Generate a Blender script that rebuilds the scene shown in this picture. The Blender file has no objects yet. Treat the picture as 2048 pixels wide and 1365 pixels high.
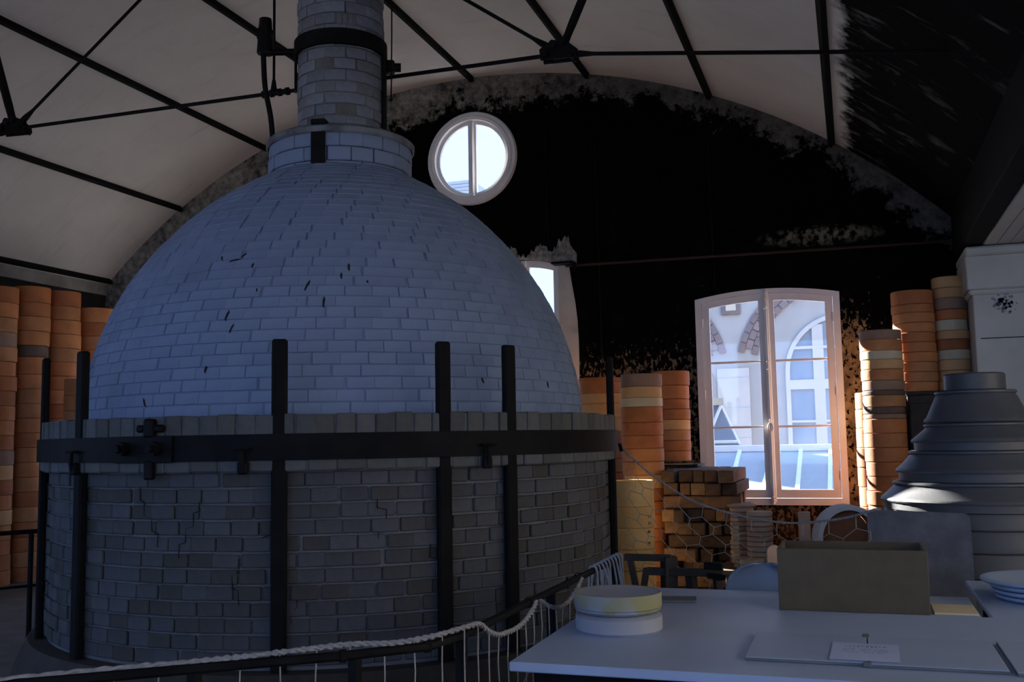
import bpy, math, random
import numpy as np
from mathutils import Vector, Matrix
random.seed(7)
S = bpy.context.scene
COL = S.collection
PI = math.pi

# ------------------------------------------------------------------ camera
YAW, PITCH, ROLL = math.radians(18.7), math.radians(5.64), 0.018
fw = Vector((-math.sin(YAW)*math.cos(PITCH), math.cos(YAW)*math.cos(PITCH), math.sin(PITCH)))
rt = Vector((math.cos(YAW), math.sin(YAW), 0)); up = rt.cross(fw)
r2 = math.cos(ROLL)*rt - math.sin(ROLL)*up; u2 = math.sin(ROLL)*rt + math.cos(ROLL)*up
cd = bpy.data.cameras.new('camera'); cam = bpy.data.objects.new('camera', cd); COL.objects.link(cam)
cd.sensor_width = 36.0; cd.lens = 36.0*2000/2048; cd.clip_end = 200; cd.clip_start = .05
M4 = Matrix((( r2.x, u2.x, -fw.x, 0), (r2.y, u2.y, -fw.y, 0), (r2.z, u2.z, -fw.z, 1.6), (0, 0, 0, 1)))
cam.matrix_world = M4
S.camera = cam
S.view_settings.view_transform = 'Standard'; S.view_settings.look = 'None'
S.view_settings.gamma = 1.0; S.view_settings.use_curve_mapping = False
S.view_settings.exposure = 0.0

# ------------------------------------------------------------------ sky, sun, daylight
wd = bpy.data.worlds.new('sky'); S.world = wd; wd.use_nodes = True
bg = wd.node_tree.nodes['Background']; bg.inputs[0].default_value = (.32, .52, 1, 1); bg.inputs[1].default_value = 3.35
sd = bpy.data.lights.new('sun', 'SUN'); sd.energy = 52; sd.angle = .009; sd.color = (1, .92, .82)
sun = bpy.data.objects.new('sun', sd); COL.objects.link(sun)
sun.rotation_euler = Vector((1.42, -1, -.66)).to_track_quat('-Z', 'Y').to_euler()
def portal(loc, aim, sx, sy):
    """marks a window opening so that sky light is sampled through it"""
    l = bpy.data.lights.new('sky_portal', 'AREA'); l.shape = 'RECTANGLE'; l.size = sx; l.size_y = sy; l.cycles.is_portal = True
    o = bpy.data.objects.new('sky_portal', l); COL.objects.link(o); o.location = loc
    o.rotation_euler = Vector(aim).to_track_quat('-Z', 'Z').to_euler()
LEFT_OPEN = [(-2.1, -.3), (.4, 2.2), (2.9, 4.7)]; LEFT_Z = (.8, 3.5)        # y spans of the side windows
REAR_OPEN = [(-8.8, -6.2), (-5.6, -3.0), (-2.4, .2), (1.6, 4.0)]; REAR_Z = (.8, 4.2)              # x spans of the windows behind the viewer
RIGHT_OPEN = [(-3.6, -1.6), (-.6, 1.4), (2.4, 4.4), (5.4, 7.4)]; RIGHT_Z = (.9, 3.2)
for a, b in LEFT_OPEN: portal((-10.3, (a+b)/2, sum(LEFT_Z)/2), (1, 0, 0), b-a, LEFT_Z[1]-LEFT_Z[0])
for a, b in REAR_OPEN: portal(((a+b)/2, -5.1, sum(REAR_Z)/2), (0, 1, 0), b-a, REAR_Z[1]-REAR_Z[0])
for a, b in RIGHT_OPEN: portal((4.6, (a+b)/2, sum(RIGHT_Z)/2), (-1, 0, 0), b-a, RIGHT_Z[1]-RIGHT_Z[0])
portal((-.89, 11.95, 2.03), (0, -1, 0), 1.5, 2.4); portal((-3.83, 11.95, 2.35), (0, -1, 0), .95, 2.9); portal((-4.49, 11.95, 5.22), (0, -1, 0), 1.0, 1.0)
portal((-8.09, 11.95, 1.95), (0, -1, 0), 2.3, 2.6); portal((-5.15, 11.95, 2.35), (0, -1, 0), .95, 2.9)

# ------------------------------------------------------------------ node helpers
def newmat(name):
    m = bpy.data.materials.new(name); m.use_nodes = True
    nt = m.node_tree; return m, nt, nt.nodes['Principled BSDF']
class NB:
    def __init__(s, nt): s.nt = nt; s.tc = nt.nodes.new('ShaderNodeTexCoord')
    def n(s, t, **k):
        o = s.nt.nodes.new(t)
        for a, b in k.items(): setattr(o, a, b)
        return o
    def link(s, a, b): s.nt.links.new(a, b)
    def setin(s, sock, v):
        if hasattr(v, 'is_output'): s.link(v, sock)
        elif isinstance(v, (tuple, list)) and len(v) == 3 and sock.type == 'RGBA': sock.default_value = (*v, 1)
        else: sock.default_value = v
    def math(s, op, a, b=0.0, clamp=False):
        o = s.n('ShaderNodeMath', operation=op); o.use_clamp = clamp
        s.setin(o.inputs[0], a); s.setin(o.inputs[1], b); return o.outputs[0]
    def noise(s, scale, detail=3.0, rough=.55, vec=None, dist=0.0):
        o = s.n('ShaderNodeTexNoise'); o.inputs['Scale'].default_value = scale; o.inputs['Detail'].default_value = detail
        o.inputs['Roughness'].default_value = rough; o.inputs['Distortion'].default_value = dist
        s.link(vec if vec is not None else s.tc.outputs['Object'], o.inputs['Vector']); return o.outputs['Fac']
    def map(s, v, a, b, c=0.0, d=1.0):
        o = s.n('ShaderNodeMapRange'); o.clamp = True
        for i, x in enumerate((v, a, b, c, d)): s.setin(o.inputs[i], x)
        return o.outputs[0]
    def mix(s, f, a, b):
        o = s.n('ShaderNodeMix', data_type='RGBA'); s.setin(o.inputs[0], f); s.setin(o.inputs[6], a); s.setin(o.inputs[7], b)
        return o.outputs[2]
    def scalevec(s, sc):
        o = s.n('ShaderNodeMapping'); o.inputs['Scale'].default_value = sc; s.link(s.tc.outputs['Object'], o.inputs['Vector']); return o.outputs[0]
    def sep(s):
        o = s.n('ShaderNodeSeparateXYZ'); s.link(s.tc.outputs['Object'], o.inputs[0]); return o.outputs
    def bump(s, h, bsdf, strength=.3, dist=.01):
        o = s.n('ShaderNodeBump'); o.inputs['Strength'].default_value = strength; o.inputs['Distance'].default_value = dist
        s.link(h, o.inputs['Height']); s.link(o.outputs[0], bsdf.inputs['Normal'])
    def rnd(s): return s.n('ShaderNodeObjectInfo').outputs['Random']
    def attr(s, name): return s.n('ShaderNodeAttribute', attribute_name=name).outputs['Fac']

def mottled(name, c1, c2, rough=.8, metal=0.0, scale=6.0, bump=.15, c3=None, vary=0.0, bscale=40.0, spec=.5):
    """two-tone grain; c3 = rarer stain; vary = how far each object's own tone moves"""
    m, nt, b = newmat(name); k = NB(nt)
    f = k.map(k.noise(scale, 4), .35, .65)
    if vary:
        r = k.math('FRACT', k.math('ADD', k.rnd(), k.attr('tint')))
        f = k.math('ADD', k.math('MULTIPLY', f, 1-vary), k.math('MULTIPLY', r, vary), True)
    c = k.mix(f, c1, c2)
    if c3: c = k.mix(k.map(k.noise(scale*.45, 5, .65), .56, .72), c, c3)
    k.link(c, b.inputs['Base Color']); b.inputs['Roughness'].default_value = rough; b.inputs['Metallic'].default_value = metal; b.inputs['Specular IOR Level'].default_value = spec
    if bump: k.bump(k.noise(bscale, 4), b, bump)
    return m
def palette(name, stops, rough=.75, scale=8.0, bump=.12, dark=.75):
    """one colour of the palette for each object, with grain"""
    m, nt, b = newmat(name); k = NB(nt)
    r = k.math('FRACT', k.math('ADD', k.rnd(), k.attr('tint')))
    cr = k.n('ShaderNodeValToRGB'); cr.color_ramp.interpolation = 'LINEAR'
    e = cr.color_ramp.elements
    while len(e) < len(stops): e.new(.5)
    for i, c in enumerate(stops): e[i].position = i/(len(stops)-1); e[i].color = (*c, 1)
    k.link(r, cr.inputs[0])
    f = k.map(k.noise(scale, 4, .6), .4, .7, 1.0, dark)
    o = k.n('ShaderNodeMix', data_type='RGBA', blend_type='MULTIPLY'); o.inputs[0].default_value = 1
    k.link(cr.outputs[0], o.inputs[6]); 
    cc = k.n('ShaderNodeCombineColor'); 
    for i in range(3): k.link(f, cc.inputs[i])
    k.link(cc.outputs[0], o.inputs[7]); k.link(o.outputs[2], b.inputs['Base Color'])
    b.inputs['Roughness'].default_value = rough
    if bump: k.bump(k.noise(scale*5, 4), b, bump)
    return m

MT = {}
MT['iron'] = mottled('iron', (.004, .004, .005), (.008, .0078, .0085), .65, 0, 9, .2, spec=.1)
MT['iron_dark'] = mottled('iron_dark', (.003, .003, .0035), (.006, .0058, .006), .8, 0, 9, .2, spec=.15)
MT['brick'] = palette('drum_brick', [(.052, .053, .057), (.070, .073, .082), (.048, .045, .040), (.064, .065, .068), (.078, .081, .09)], .9, 7, .3, .55)
MT['mortar'] = mottled('mortar', (.10, .103, .112), (.135, .14, .15), .95, 0, 9, .4)
MT['soldier'] = palette('rim_brick', [(.075, .077, .075), (.105, .108, .112), (.088, .088, .08), (.066, .066, .066)], .9, 7, .3, .6)
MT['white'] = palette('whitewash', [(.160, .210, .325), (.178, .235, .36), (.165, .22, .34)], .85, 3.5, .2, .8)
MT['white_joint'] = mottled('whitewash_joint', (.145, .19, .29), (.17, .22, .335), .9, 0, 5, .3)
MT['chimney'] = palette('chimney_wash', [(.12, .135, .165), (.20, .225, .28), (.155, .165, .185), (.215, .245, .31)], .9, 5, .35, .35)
MT['chimney_joint'] = mottled('chimney_joint', (.08, .08, .08), (.15, .15, .15), .95, 0, 5, .3)
MT['crack'] = mottled('crack', (.004, .004, .004), (.01, .01, .01), 1, 0, 5, 0)
MT['orange'] = palette('orange_clay', [(.47, .155, .048), (.58, .23, .08), (.40, .125, .04), (.55, .20, .066), (.50, .24, .10), (.44, .145, .048)], .75, 5, .12, .75)
MT['buff'] = mottled('buff_clay', (.58, .32, .13), (.66, .38, .17), .8, 0, 5, .1)
MT['pale'] = mottled('pale_clay', (.56, .47, .30), (.64, .54, .36), .8, 0, 5, .1)
MT['dark'] = mottled('dark_clay', (.10, .065, .05), (.15, .095, .07), .8, 0, 5, .1)
MT['umber'] = mottled('umber_clay', (.25, .15, .10), (.33, .20, .135), .8, 0, 5, .1)
MT['cream'] = palette('cream_clay', [(.80, .50, .19), (.82, .54, .23), (.76, .45, .16)], .8, 6, .12, .85)
MT['mark'] = mottled('charcoal_mark', (.05, .03, .02), (.07, .045, .03), .9, 0, 5, 0)
MT['grey'] = mottled('slate_grey_paint', (.07, .074, .084), (.09, .095, .107), .5, 0, 4, .08, c3=(.055, .057, .063), vary=.4)
MT['slab'] = mottled('slab_stone', (.062, .068, .088), (.10, .108, .135), .7, 0, 7, .2, c3=(.05, .052, .065))
MT['wood'] = palette('pile_timber', [(.12, .06, .03), (.24, .125, .06), (.06, .036, .022), (.34, .19, .085), (.15, .08, .042), (.04, .026, .018)], .85, 9, .35, .5)
MT['timber_dark'] = mottled('dark_timber', (.018, .014, .012), (.035, .026, .02), .8, 0, 9, .3)
MT['bench'] = mottled('bench_timber', (.10, .06, .035), (.16, .10, .06), .8, 0, 9, .3)
MT['bat'] = palette('bat_clay', [(.42, .30, .21), (.50, .38, .28), (.36, .25, .17)], .8, 6, .1, .85)
MT['clay_pink'] = mottled('pink_clay', (.45, .27, .18), (.55, .35, .24), .8, 0, 6, .1)
MT['plaster_ring'] = mottled('plaster_ring', (.62, .62, .64), (.72, .72, .73), .8, 0, 6, .1)
MT['terracotta'] = mottled('terracotta', (.28, .11, .05), (.35, .15, .07), .85, 0, 6, .1)
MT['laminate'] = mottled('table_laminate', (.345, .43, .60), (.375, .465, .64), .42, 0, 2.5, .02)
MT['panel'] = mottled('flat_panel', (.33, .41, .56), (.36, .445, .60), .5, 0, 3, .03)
MT['panel_edge'] = mottled('panel_edge', (.10, .11, .115), (.14, .15, .155), .7, 0, 6, .05)
MT['mdf'] = mottled('box_fibreboard', (.080, .060, .034), (.096, .073, .042), .8, 0, 12, .05)
MT['chair'] = mottled('chair_plastic', (.16, .20, .28), (.19, .235, .32), .4, 0, 3, .02)
MT['rope'] = mottled('rope_fibre', (.20, .20, .205), (.28, .275, .28), .9, 0, 60, .3)
MT['cord'] = mottled('net_cord', (.26, .235, .20), (.33, .30, .26), .9, 0, 60, .1)
MT['cord_blue'] = mottled('blue_grey_cord', (.16, .18, .22), (.22, .24, .29), .9, 0, 60, .1)
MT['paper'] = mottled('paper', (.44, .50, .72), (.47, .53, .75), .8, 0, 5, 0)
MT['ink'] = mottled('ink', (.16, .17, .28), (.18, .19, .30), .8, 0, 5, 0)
MT['frame'] = mottled('window_paint', (.72, .69, .70), (.77, .74, .75), .45, 0, 4, .05)
MT['frame_cool'] = mottled('window_paint_grey', (.72, .71, .73), (.78, .77, .78), .45, 0, 4, .05)
MT['limewash'] = mottled('limewash', (.40, .39, .38), (.52, .51, .49), .9, 0, 3, .3, c3=(.30, .29, .28))
MT['torn'] = mottled('torn_plaster', (.12, .11, .10), (.36, .34, .31), .95, 0, 14, .8, c3=(.05, .047, .043))
MT['pier'] = mottled('pier_paint', (.52, .51, .47), (.60, .59, .55), .8, 0, 2, .15, c3=(.45, .44, .41))
MT['boards'] = mottled('white_boards', (.50, .50, .50), (.58, .58, .57), .7, 0, 3, .1, vary=.3)
MT['redpipe'] = mottled('red_oxide_pipe', (.028, .008, .006), (.04, .012, .009), .8, 0, 9, .1)
MT['facade'] = mottled('facade_render', (.36, .342, .328), (.41, .39, .375), .9, 0, 1.2, .05)
MT['facade_white'] = mottled('facade_white', (.50, .475, .455), (.56, .53, .51), .8, 0, 2, .02)
MT['facade_brick'] = palette('facade_brick', [(.20, .15, .145), (.28, .19, .18), (.19, .16, .165), (.32, .25, .23)], .9, 3, .1, .8)
MT['facade_stone'] = mottled('facade_stone', (.52, .46, .36), (.58, .52, .42), .9, 0, 2, .05)
MT['far_glass'] = mottled('far_glass', (.20, .25, .33), (.27, .32, .40), .15, 0, 1.5, 0)
MT['roof_glass'] = mottled('roof_glass', (.28, .33, .38), (.33, .385, .43), .2, 0, .8, 0)
MT['white_metal'] = mottled('white_metal', (.70, .72, .74), (.76, .78, .8), .5, 0, 2, 0)
MT['paving'] = mottled('courtyard_paving', (.25, .235, .215), (.30, .28, .26), .9, 0, .6, .05)
MT['bounce_wall'] = mottled('bounce_render', (.27, .25, .22), (.31, .285, .25), .9, 0, .6, .02)
MT['flake'] = mottled('flaked_paint', (.22, .22, .23), (.30, .30, .30), .9, 0, 9, .1)
MT['zinc'] = mottled('zinc_roof', (.40, .42, .45), (.48, .50, .53), .6, 0, 2, .05)

def make_glass():
    m, nt, b = newmat('window_glass'); nt.nodes.remove(b); k = NB(nt)
    t = k.n('ShaderNodeBsdfTransparent'); t.inputs[0].default_value = (.95, .97, .98, 1)
    g = k.n('ShaderNodeBsdfGlossy'); g.inputs['Roughness'].default_value = .03
    x = k.n('ShaderNodeMixShader'); x.inputs[0].default_value = .05
    k.link(t.outputs[0], x.inputs[1]); k.link(g.outputs[0], x.inputs[2]); k.link(x.outputs[0], nt.nodes['Material Output'].inputs[0]); return m
MT['glass'] = make_glass()

VX, VZ, VR = -4.55, -1.74, 8.04          # vault: axis x, axis z, radius
def vault_z(x): return VZ + math.sqrt(VR*VR - (x-VX)**2)
def make_vault_mat():
    m, nt, b = newmat('vault_plaster'); k = NB(nt); s = k.sep(); x, y, z = s[0], s[1], s[2]
    streak = k.noise(1, 5, .6, k.scalevec((1.3, 6, 1.3)))
    base = k.mix(k.map(k.noise(1.1, 4), .3, .7), (.58, .565, .555), (.65, .635, .625))
    base = k.mix(k.map(streak, .58, .78, 0, .35), base, (.36, .345, .335))
    base = k.mix(k.map(k.noise(9, 4), .62, .8, 0, .3), base, (.44, .425, .41))
    # soot on the haunch beyond the last purlin: black with scoured streaks
    st = k.math('ADD', k.math('MULTIPLY', k.noise(1, 6, .66, k.scalevec((2.2, 6, 2.2)), .5), .6), k.math('MULTIPLY', k.noise(1.6, 3), .4))
    # streaks run down the haunch and thin out lower down
    sc = k.map(k.math('SUBTRACT', st, k.map(x, 0, 1.1, 0, .05)), .52, .62, 0, .8)
    soot = k.mix(sc, (.004, .004, .004), (.17, .165, .155))
    edge = k.map(k.math('ADD', x, k.map(k.noise(4, 6, .7), .3, .7, -.09, .09)), .02, .12)
    edge = k.math('MULTIPLY', edge, k.map(y, 0, 3, 0, 1))
    k.link(k.mix(edge, base, soot), b.inputs['Base Color']); b.inputs['Roughness'].default_value = .95; b.inputs['Specular IOR Level'].default_value = .08
    k.bump(k.math('ADD', k.noise(3, 4), k.math('MULTIPLY', streak, .6)), b, .25, .03); return m
def make_wall_mat():
    m, nt, b = newmat('sooted_wall'); k = NB(nt); s = k.sep(); x, z = s[0], s[2]
    dx = k.math('ADD', x, -VX); dz = k.math('ADD', z, -VZ)
    rad = k.math('SQRT', k.math('ADD', k.math('MULTIPLY', dx, dx), k.math('MULTIPLY', dz, dz)))
    ad = k.math('SUBTRACT', VR, rad)                       # depth below the arch line
    wob = k.math('ADD', k.map(k.noise(2.2, 6, .65), .25, .75, -.30, .30), k.map(k.noise(13, 5, .7), .3, .7, -.14, .14))
    lim = k.map(x, -6.5, -1.5, .50, .17)
    g = k.map(k.math('SUBTRACT', k.math('ADD', ad, wob), lim), -.05, .06, 1, 0)
    grey = k.mix(k.map(k.noise(7, 7, .75), .36, .64), (.05, .046, .043), (.36, .33, .285))
    grey = k.mix(k.map(x, -5.5, -2.2, 0, .74), grey, (.045, .044, .044))
    black = k.mix(k.map(k.noise(4, 6), .5, .8), (.0012, .0012, .0012), (.006, .006, .006))
    c = k.mix(g, black, grey)
    # flaked plaster low on the wall round the window
    n1 = k.noise(1, 3, .65, k.scalevec((24, 24, 15)), .3); n2 = k.noise(2.0, 3)
    low = k.math('MULTIPLY', k.map(z, 2.35, 2.95, 1, 0), k.map(x, -3.4, -3.0, 0, 1))
    right = k.math('MULTIPLY', k.map(x, -.14, -.08), k.math('MULTIPLY', k.map(x, .1, .55, 1, 0), k.map(z, 2.6, 3.2, 1, .25)))
    jamb = k.math('MULTIPLY', k.math('MULTIPLY', k.map(x, -2.35, -1.7, .0, .70), k.map(x, -.9, -.8, 1, 0)), k.map(z, 2.3, 2.9, 1, .3))
    dens = k.math('MAXIMUM', k.math('MAXIMUM', k.math('MULTIPLY', low, .72), k.math('MULTIPLY', right, .95)), jamb)
    dens = k.math('ADD', dens, k.math('MULTIPLY', k.map(n2, .5, .75, 0, .14), k.map(z, 2.6, 3.4, 1, 0)))
    thr = k.map(dens, 0, 1, .74, .40)
    fl = k.map(k.math('SUBTRACT', n1, thr), 0, .05)
    fl = k.math('MULTIPLY', fl, k.map(z, 3.1, 3.5, 1, 0))
    tan = k.mix(k.map(k.noise(7, 4), .35, .65), (.12, .085, .05), (.34, .235, .13))
    tan = k.mix(k.map(x, -1.75, -1.5, .62, 0), tan, (.075, .068, .058))
    c = k.mix(fl, c, tan)
    # bare scar high on the wall and round the corner
    ex = k.math('DIVIDE', k.math('ADD', x, .25), .75); ez = k.math('DIVIDE', k.math('ADD', z, -3.86), .13)
    el = k.math('ADD', k.math('MULTIPLY', ex, ex), k.math('MULTIPLY', ez, ez))
    sc = k.math('MULTIPLY', k.map(el, .2, 1, 1, 0), k.map(k.noise(14, 5), .45, .6))
    c = k.mix(k.math('MULTIPLY', sc, .7), c, (.26, .22, .15))
    # brown wash below the sill
    c = k.mix(k.map(z, .55, .95, .5, 0), c, (.06, .035, .022))
    k.link(c, b.inputs['Base Color']); b.inputs['Roughness'].default_value = .95; b.inputs['Specular IOR Level'].default_value = .08
    k.bump(k.math('ADD', k.noise(26, 5), k.noise(4, 4)), b, .35, .02); return m
MT['vault'] = make_vault_mat(); MT['wall'] = make_wall_mat()
MT['wall_dark'] = mottled('sooted_side_wall', (.008, .0075, .007), (.02, .018, .016), .95, 0, 3, .3)
MT['wall_strip'] = mottled('sooted_plaster_strip', (.20, .19, .18), (.34, .33, .31), .95, 0, 2.5, .4, c3=(.05, .048, .045))
MT['plain_wall'] = mottled('plain_plaster', (.40, .39, .37), (.46, .45, .43), .9, 0, 2, .1)
MT['floor'] = mottled('tile_floor', (.105, .088, .073), (.145, .12, .10), .8, 0, 4, .15)

# ------------------------------------------------------------------ mesh helpers
class MB:
    def __init__(s): s.v = []; s.f = []; s.t = []; s.mi = []
    def add(s, vs, fs, tint=0.0, mi=0):
        o = len(s.v); s.v += [tuple(p) for p in vs]
        for q in fs: s.f.append(tuple(o+i for i in q)); s.t.append(tint); s.mi.append(mi)
        return s
    def box(s, lo, hi, mtx=None, tint=0.0, mi=0):
        (a, b, c), (d, e, f) = lo, hi
        vs = [Vector(p) for p in ((a,b,c),(d,b,c),(d,e,c),(a,e,c),(a,b,f),(d,b,f),(d,e,f),(a,e,f))]
        if mtx is not None: vs = [mtx @ p for p in vs]
        return s.add(vs, ((0,3,2,1),(4,5,6,7),(0,1,5,4),(1,2,6,5),(2,3,7,6),(3,0,4,7)), tint, mi)
    def bbox(s, lo, hi, r=.004, mtx=None, tint=0.0, mi=0):
        """box with chamfered edges (44 triangles)"""
        lo = Vector(lo); hi = Vector(hi); c = (lo+hi)/2; h = (hi-lo)/2; r = min(r, .49*min(h)*2)
        vs = []
        idx = {}
        for sx in (-1, 1):
            for sy in (-1, 1):
                for sz in (-1, 1):
                    for ax in range(3):
                        p = Vector((sx*(h.x-(r if ax != 0 else 0)), sy*(h.y-(r if ax != 1 else 0)), sz*(h.z-(r if ax != 2 else 0))))
                        idx[(sx, sy, sz, ax)] = len(vs); vs.append(c+p)
        fs = []
        for ax in range(3):
            o1, o2 = (ax+1) % 3, (ax+2) % 3
            for sg in (-1, 1):
                q = []
                for a, b in ((-1, -1), (1, -1), (1, 1), (-1, 1)):
                    k3 = [0, 0, 0]; k3[ax] = sg; k3[o1] = a; k3[o2] = b; q.append(idx[(*k3, ax)])
                fs.append(q if sg > 0 else q[::-1])
            # edges running along ax
            for a in (-1, 1):
                for b in (-1, 1):
                    k0 = [0, 0, 0]; k1 = [0, 0, 0]; k0[ax] = -1; k1[ax] = 1
                    for kk in (k0, k1): kk[o1] = a; kk[o2] = b
                    q = [idx[(*k0, o1)], idx[(*k1, o1)], idx[(*k1, o2)], idx[(*k0, o2)]]
                    fs.append(q if a*b < 0 else q[::-1])
        for sx in (-1, 1):
            for sy in (-1, 1):
                for sz in (-1, 1):
                    q = [idx[(sx, sy, sz, a)] for a in range(3)]
                    fs.append(q if sx*sy*sz > 0 else q[::-1])
        if mtx is not None: vs = [mtx @ p for p in vs]
        return s.add(vs, fs, tint, mi)
    def tube(s, pts, r, n=8, closed=False, cap=True, mi=0):
        pts = [Vector(p) for p in pts]; rr = r if isinstance(r, (list, tuple)) else [r]*len(pts)
        rings = []; prev = None
        for i, p in enumerate(pts):
            if closed: t = pts[(i+1) % len(pts)]-pts[i-1]
            else: t = pts[min(i+1, len(pts)-1)]-pts[max(i-1, 0)]
            t.normalize()
            if prev is None: a = t.orthogonal().normalized()
            else: a = (prev-t*prev.dot(t)); a = a.normalized() if a.length > 1e-6 else t.orthogonal().normalized()
            prev = a; b = t.cross(a)
            rings.append([p+(a*math.cos(2*PI*j/n)+b*math.sin(2*PI*j/n))*rr[i] for j in range(n)])
        vs = [q for g in rings for q in g]; fs = []
        L = len(pts)
        for i in range(L if closed else L-1):
            i2 = (i+1) % L
            for j in range(n): fs.append((i*n+j, i*n+(j+1) % n, i2*n+(j+1) % n, i2*n+j))
        if cap and not closed: fs += [tuple(range(n))[::-1], tuple((L-1)*n+j for j in range(n))]
        return s.add(vs, fs, 0, mi)
    def lathe(s, prof, n=32, c=(0, 0, 0), a0=0.0, a1=2*PI, mi=0, tint=0.0):
        """prof = [(r, z)...]; r 0 allowed at the ends; faces point outward when z climbs with the outside"""
        full = abs(a1-a0-2*PI) < 1e-6; m = n if full else n+1
        vs = []; fs = []; rows = []
        for r, z in prof:
            if r < 1e-6: rows.append([len(vs)]*m); vs.append((c[0], c[1], c[2]+z))
            else:
                rows.append(list(range(len(vs), len(vs)+m)))
                for j in range(m):
                    a = a0+(a1-a0)*j/n; vs.append((c[0]+r*math.cos(a), c[1]+r*math.sin(a), c[2]+z))
        for i in range(len(prof)-1):
            for j in range(n):
                j2 = (j+1) % m; q = []
                for x in (rows[i][j], rows[i][j2], rows[i+1][j2], rows[i+1][j]):
                    if x not in q: q.append(x)
                if len(q) > 2: fs.append(tuple(q))
        return s.add(vs, fs, tint, mi)
    def prism(s, poly, axis, lo, hi, mi=0):
        """closed 2-D outline (counter-clockwise) pushed along axis 'x','y' or 'z'"""
        n = len(poly)
        def P(u, v, w): return {'x': (w, u, v), 'y': (u, w, v), 'z': (u, v, w)}[axis]
        vs = [P(u, v, lo) for u, v in poly]+[P(u, v, hi) for u, v in poly]
        fl = axis == 'y'
        fs = [tuple(range(n))[::-1] if not fl else tuple(range(n)), tuple(range(n, 2*n)) if not fl else tuple(range(n, 2*n))[::-1]]
        for i in range(n):
            j = (i+1) % n; q = (i, j, n+j, n+i); fs.append(q if not fl else q[::-1])
        return s.add(vs, fs, 0, mi)
    def mesh(s, name, mats, smooth=35):
        me = bpy.data.meshes.new(name); me.from_pydata(s.v, [], s.f)
        for m in (mats if isinstance(mats, (list, tuple)) else [mats]): me.materials.append(MT[m])
        me.polygons.foreach_set('material_index', s.mi)
        if any(s.t):
            at = me.attributes.new('tint', 'FLOAT', 'FACE'); at.data.foreach_set('value', s.t)
        if smooth:
            me.polygons.foreach_set('use_smooth', [True]*len(me.polygons)); me.set_sharp_from_angle(angle=math.radians(smooth))
        me.update(); return me
    def build(s, name, mats, parent=None, smooth=35, loc=None, kind=None):
        o = bpy.data.objects.new(name, s.mesh(name, mats, smooth)); COL.objects.link(o)
        if parent is not None: o.parent = parent
        if loc is not None: o.location = loc
        if kind: o['kind'] = kind
        return o
def link(name, me, parent=None, loc=(0, 0, 0), rot=(0, 0, 0), mtx=None):
    o = bpy.data.objects.new(name, me); COL.objects.link(o)
    if parent is not None: o.parent = parent
    if mtx is not None: o.matrix_local = mtx
    else: o.location = loc; o.rotation_euler = rot
    return o
def tag(o, label, cat, group=None):
    o['label'] = label; o['category'] = cat
    if group: o['group'] = group
    return o
def thing(name, label, cat, loc=(0, 0, 0), rz=0.0, group=None):
    o = bpy.data.objects.new(name, None); COL.objects.link(o); o.location = loc; o.rotation_euler = (0, 0, rz); o.empty_display_size = .1
    return tag(o, label, cat, group)
def struct(o, label=None):
    o['kind'] = 'structure'
    if label: o['label'] = label
    return o
def catmull(P, n=8):
    P = [Vector(p) for p in P]; out = []
    for i in range(len(P)-1):
        a, b, c, d = P[max(i-1, 0)], P[i], P[i+1], P[min(i+2, len(P)-1)]
        for j in range(n):
            t = j/n
            out.append(.5*((2*b)+(c-a)*t+(2*a-5*b+4*c-d)*t*t+(3*b-a-3*c+d)*t**3))
    return out+[P[-1]]
ORD = ['topmost', 'second', 'third', 'fourth', 'fifth', 'sixth', 'seventh', 'eighth', 'ninth', 'tenth', 'eleventh', 'twelfth', 'thirteenth', 'fourteenth', 'fifteenth', 'sixteenth', 'seventeenth', 'eighteenth', 'nineteenth', 'twentieth', 'twenty-first', 'twenty-second', 'twenty-third', 'twenty-fourth']

# ================================================================== ROOM
YW = 11.8
fl = MB(); fl.box((-10.6, -5.2, -.2), (5, 12.2, 0)); struct(fl.build('floor', 'floor', smooth=0), 'reddish brown tiled floor')

# back wall with arched top and three openings
def arc(cx, cz, r, a0, a1, n): return [(cx+r*math.cos(a0+(a1-a0)*i/n), cz+r*math.sin(a0+(a1-a0)*i/n)) for i in range(n+1)]
def arched(x0, x1, z0, zs, rise, n=12):
    w = (x1-x0)/2; cx = (x0+x1)/2; R = (w*w+rise*rise)/(2*rise); a = math.asin(w/R)
    return [(x0, z0), (x1, z0)]+arc(cx, zs+rise-R, R, PI/2-a, PI/2+a, n)
OUTL = [(-10.45, -.1), (4.6, -.1), (4.6, 3.99)]+arc(VX, VZ, VR+.03, math.asin((3.99-VZ)/(VR+.03)), PI-math.asin((3.99-VZ)/(VR+.03)), 60)+[(-10.45, 3.99)]
W1 = (-1.70, -.08, .81, 3.20, .085)       # main casement: x0 x1 sill spring rise
W2 = (-4.33, -3.33, .9, 3.76, .10)
W4 = (-9.30, -6.88, .60, 3.20, .085)
W5 = (-5.65, -4.65, .9, 3.76, .10)          # added pair, unseen behind the kiln, letting sun in to warm the vault
OC = (-4.49, 5.22, .585)
cu = bpy.data.curves.new('wall_outline', 'CURVE'); cu.dimensions = '2D'; cu.fill_mode = 'BOTH'; cu.extrude = .1
for poly in (OUTL, arched(W1[0]+.03, W1[1]-.03, W1[2]+.03, W1[3]-.03, W1[4]), arched(W2[0]+.02, W2[1]-.02, W2[2], W2[3]-.02, W2[4]), arched(W4[0]+.03, W4[1]-.03, W4[2]+.03, W4[3]-.03, W4[4]), arched(W5[0]+.02, W5[1]-.02, W5[2], W5[3]-.02, W5[4]), arc(OC[0], OC[1], OC[2], 0, 2*PI*47/48, 47)):
    sp = cu.splines.new('POLY'); sp.points.add(len(poly)-1); sp.use_cyclic_u = True
    for p, (u, v) in zip(sp.points, poly): p.co = (u, v, 0, 1)
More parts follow.
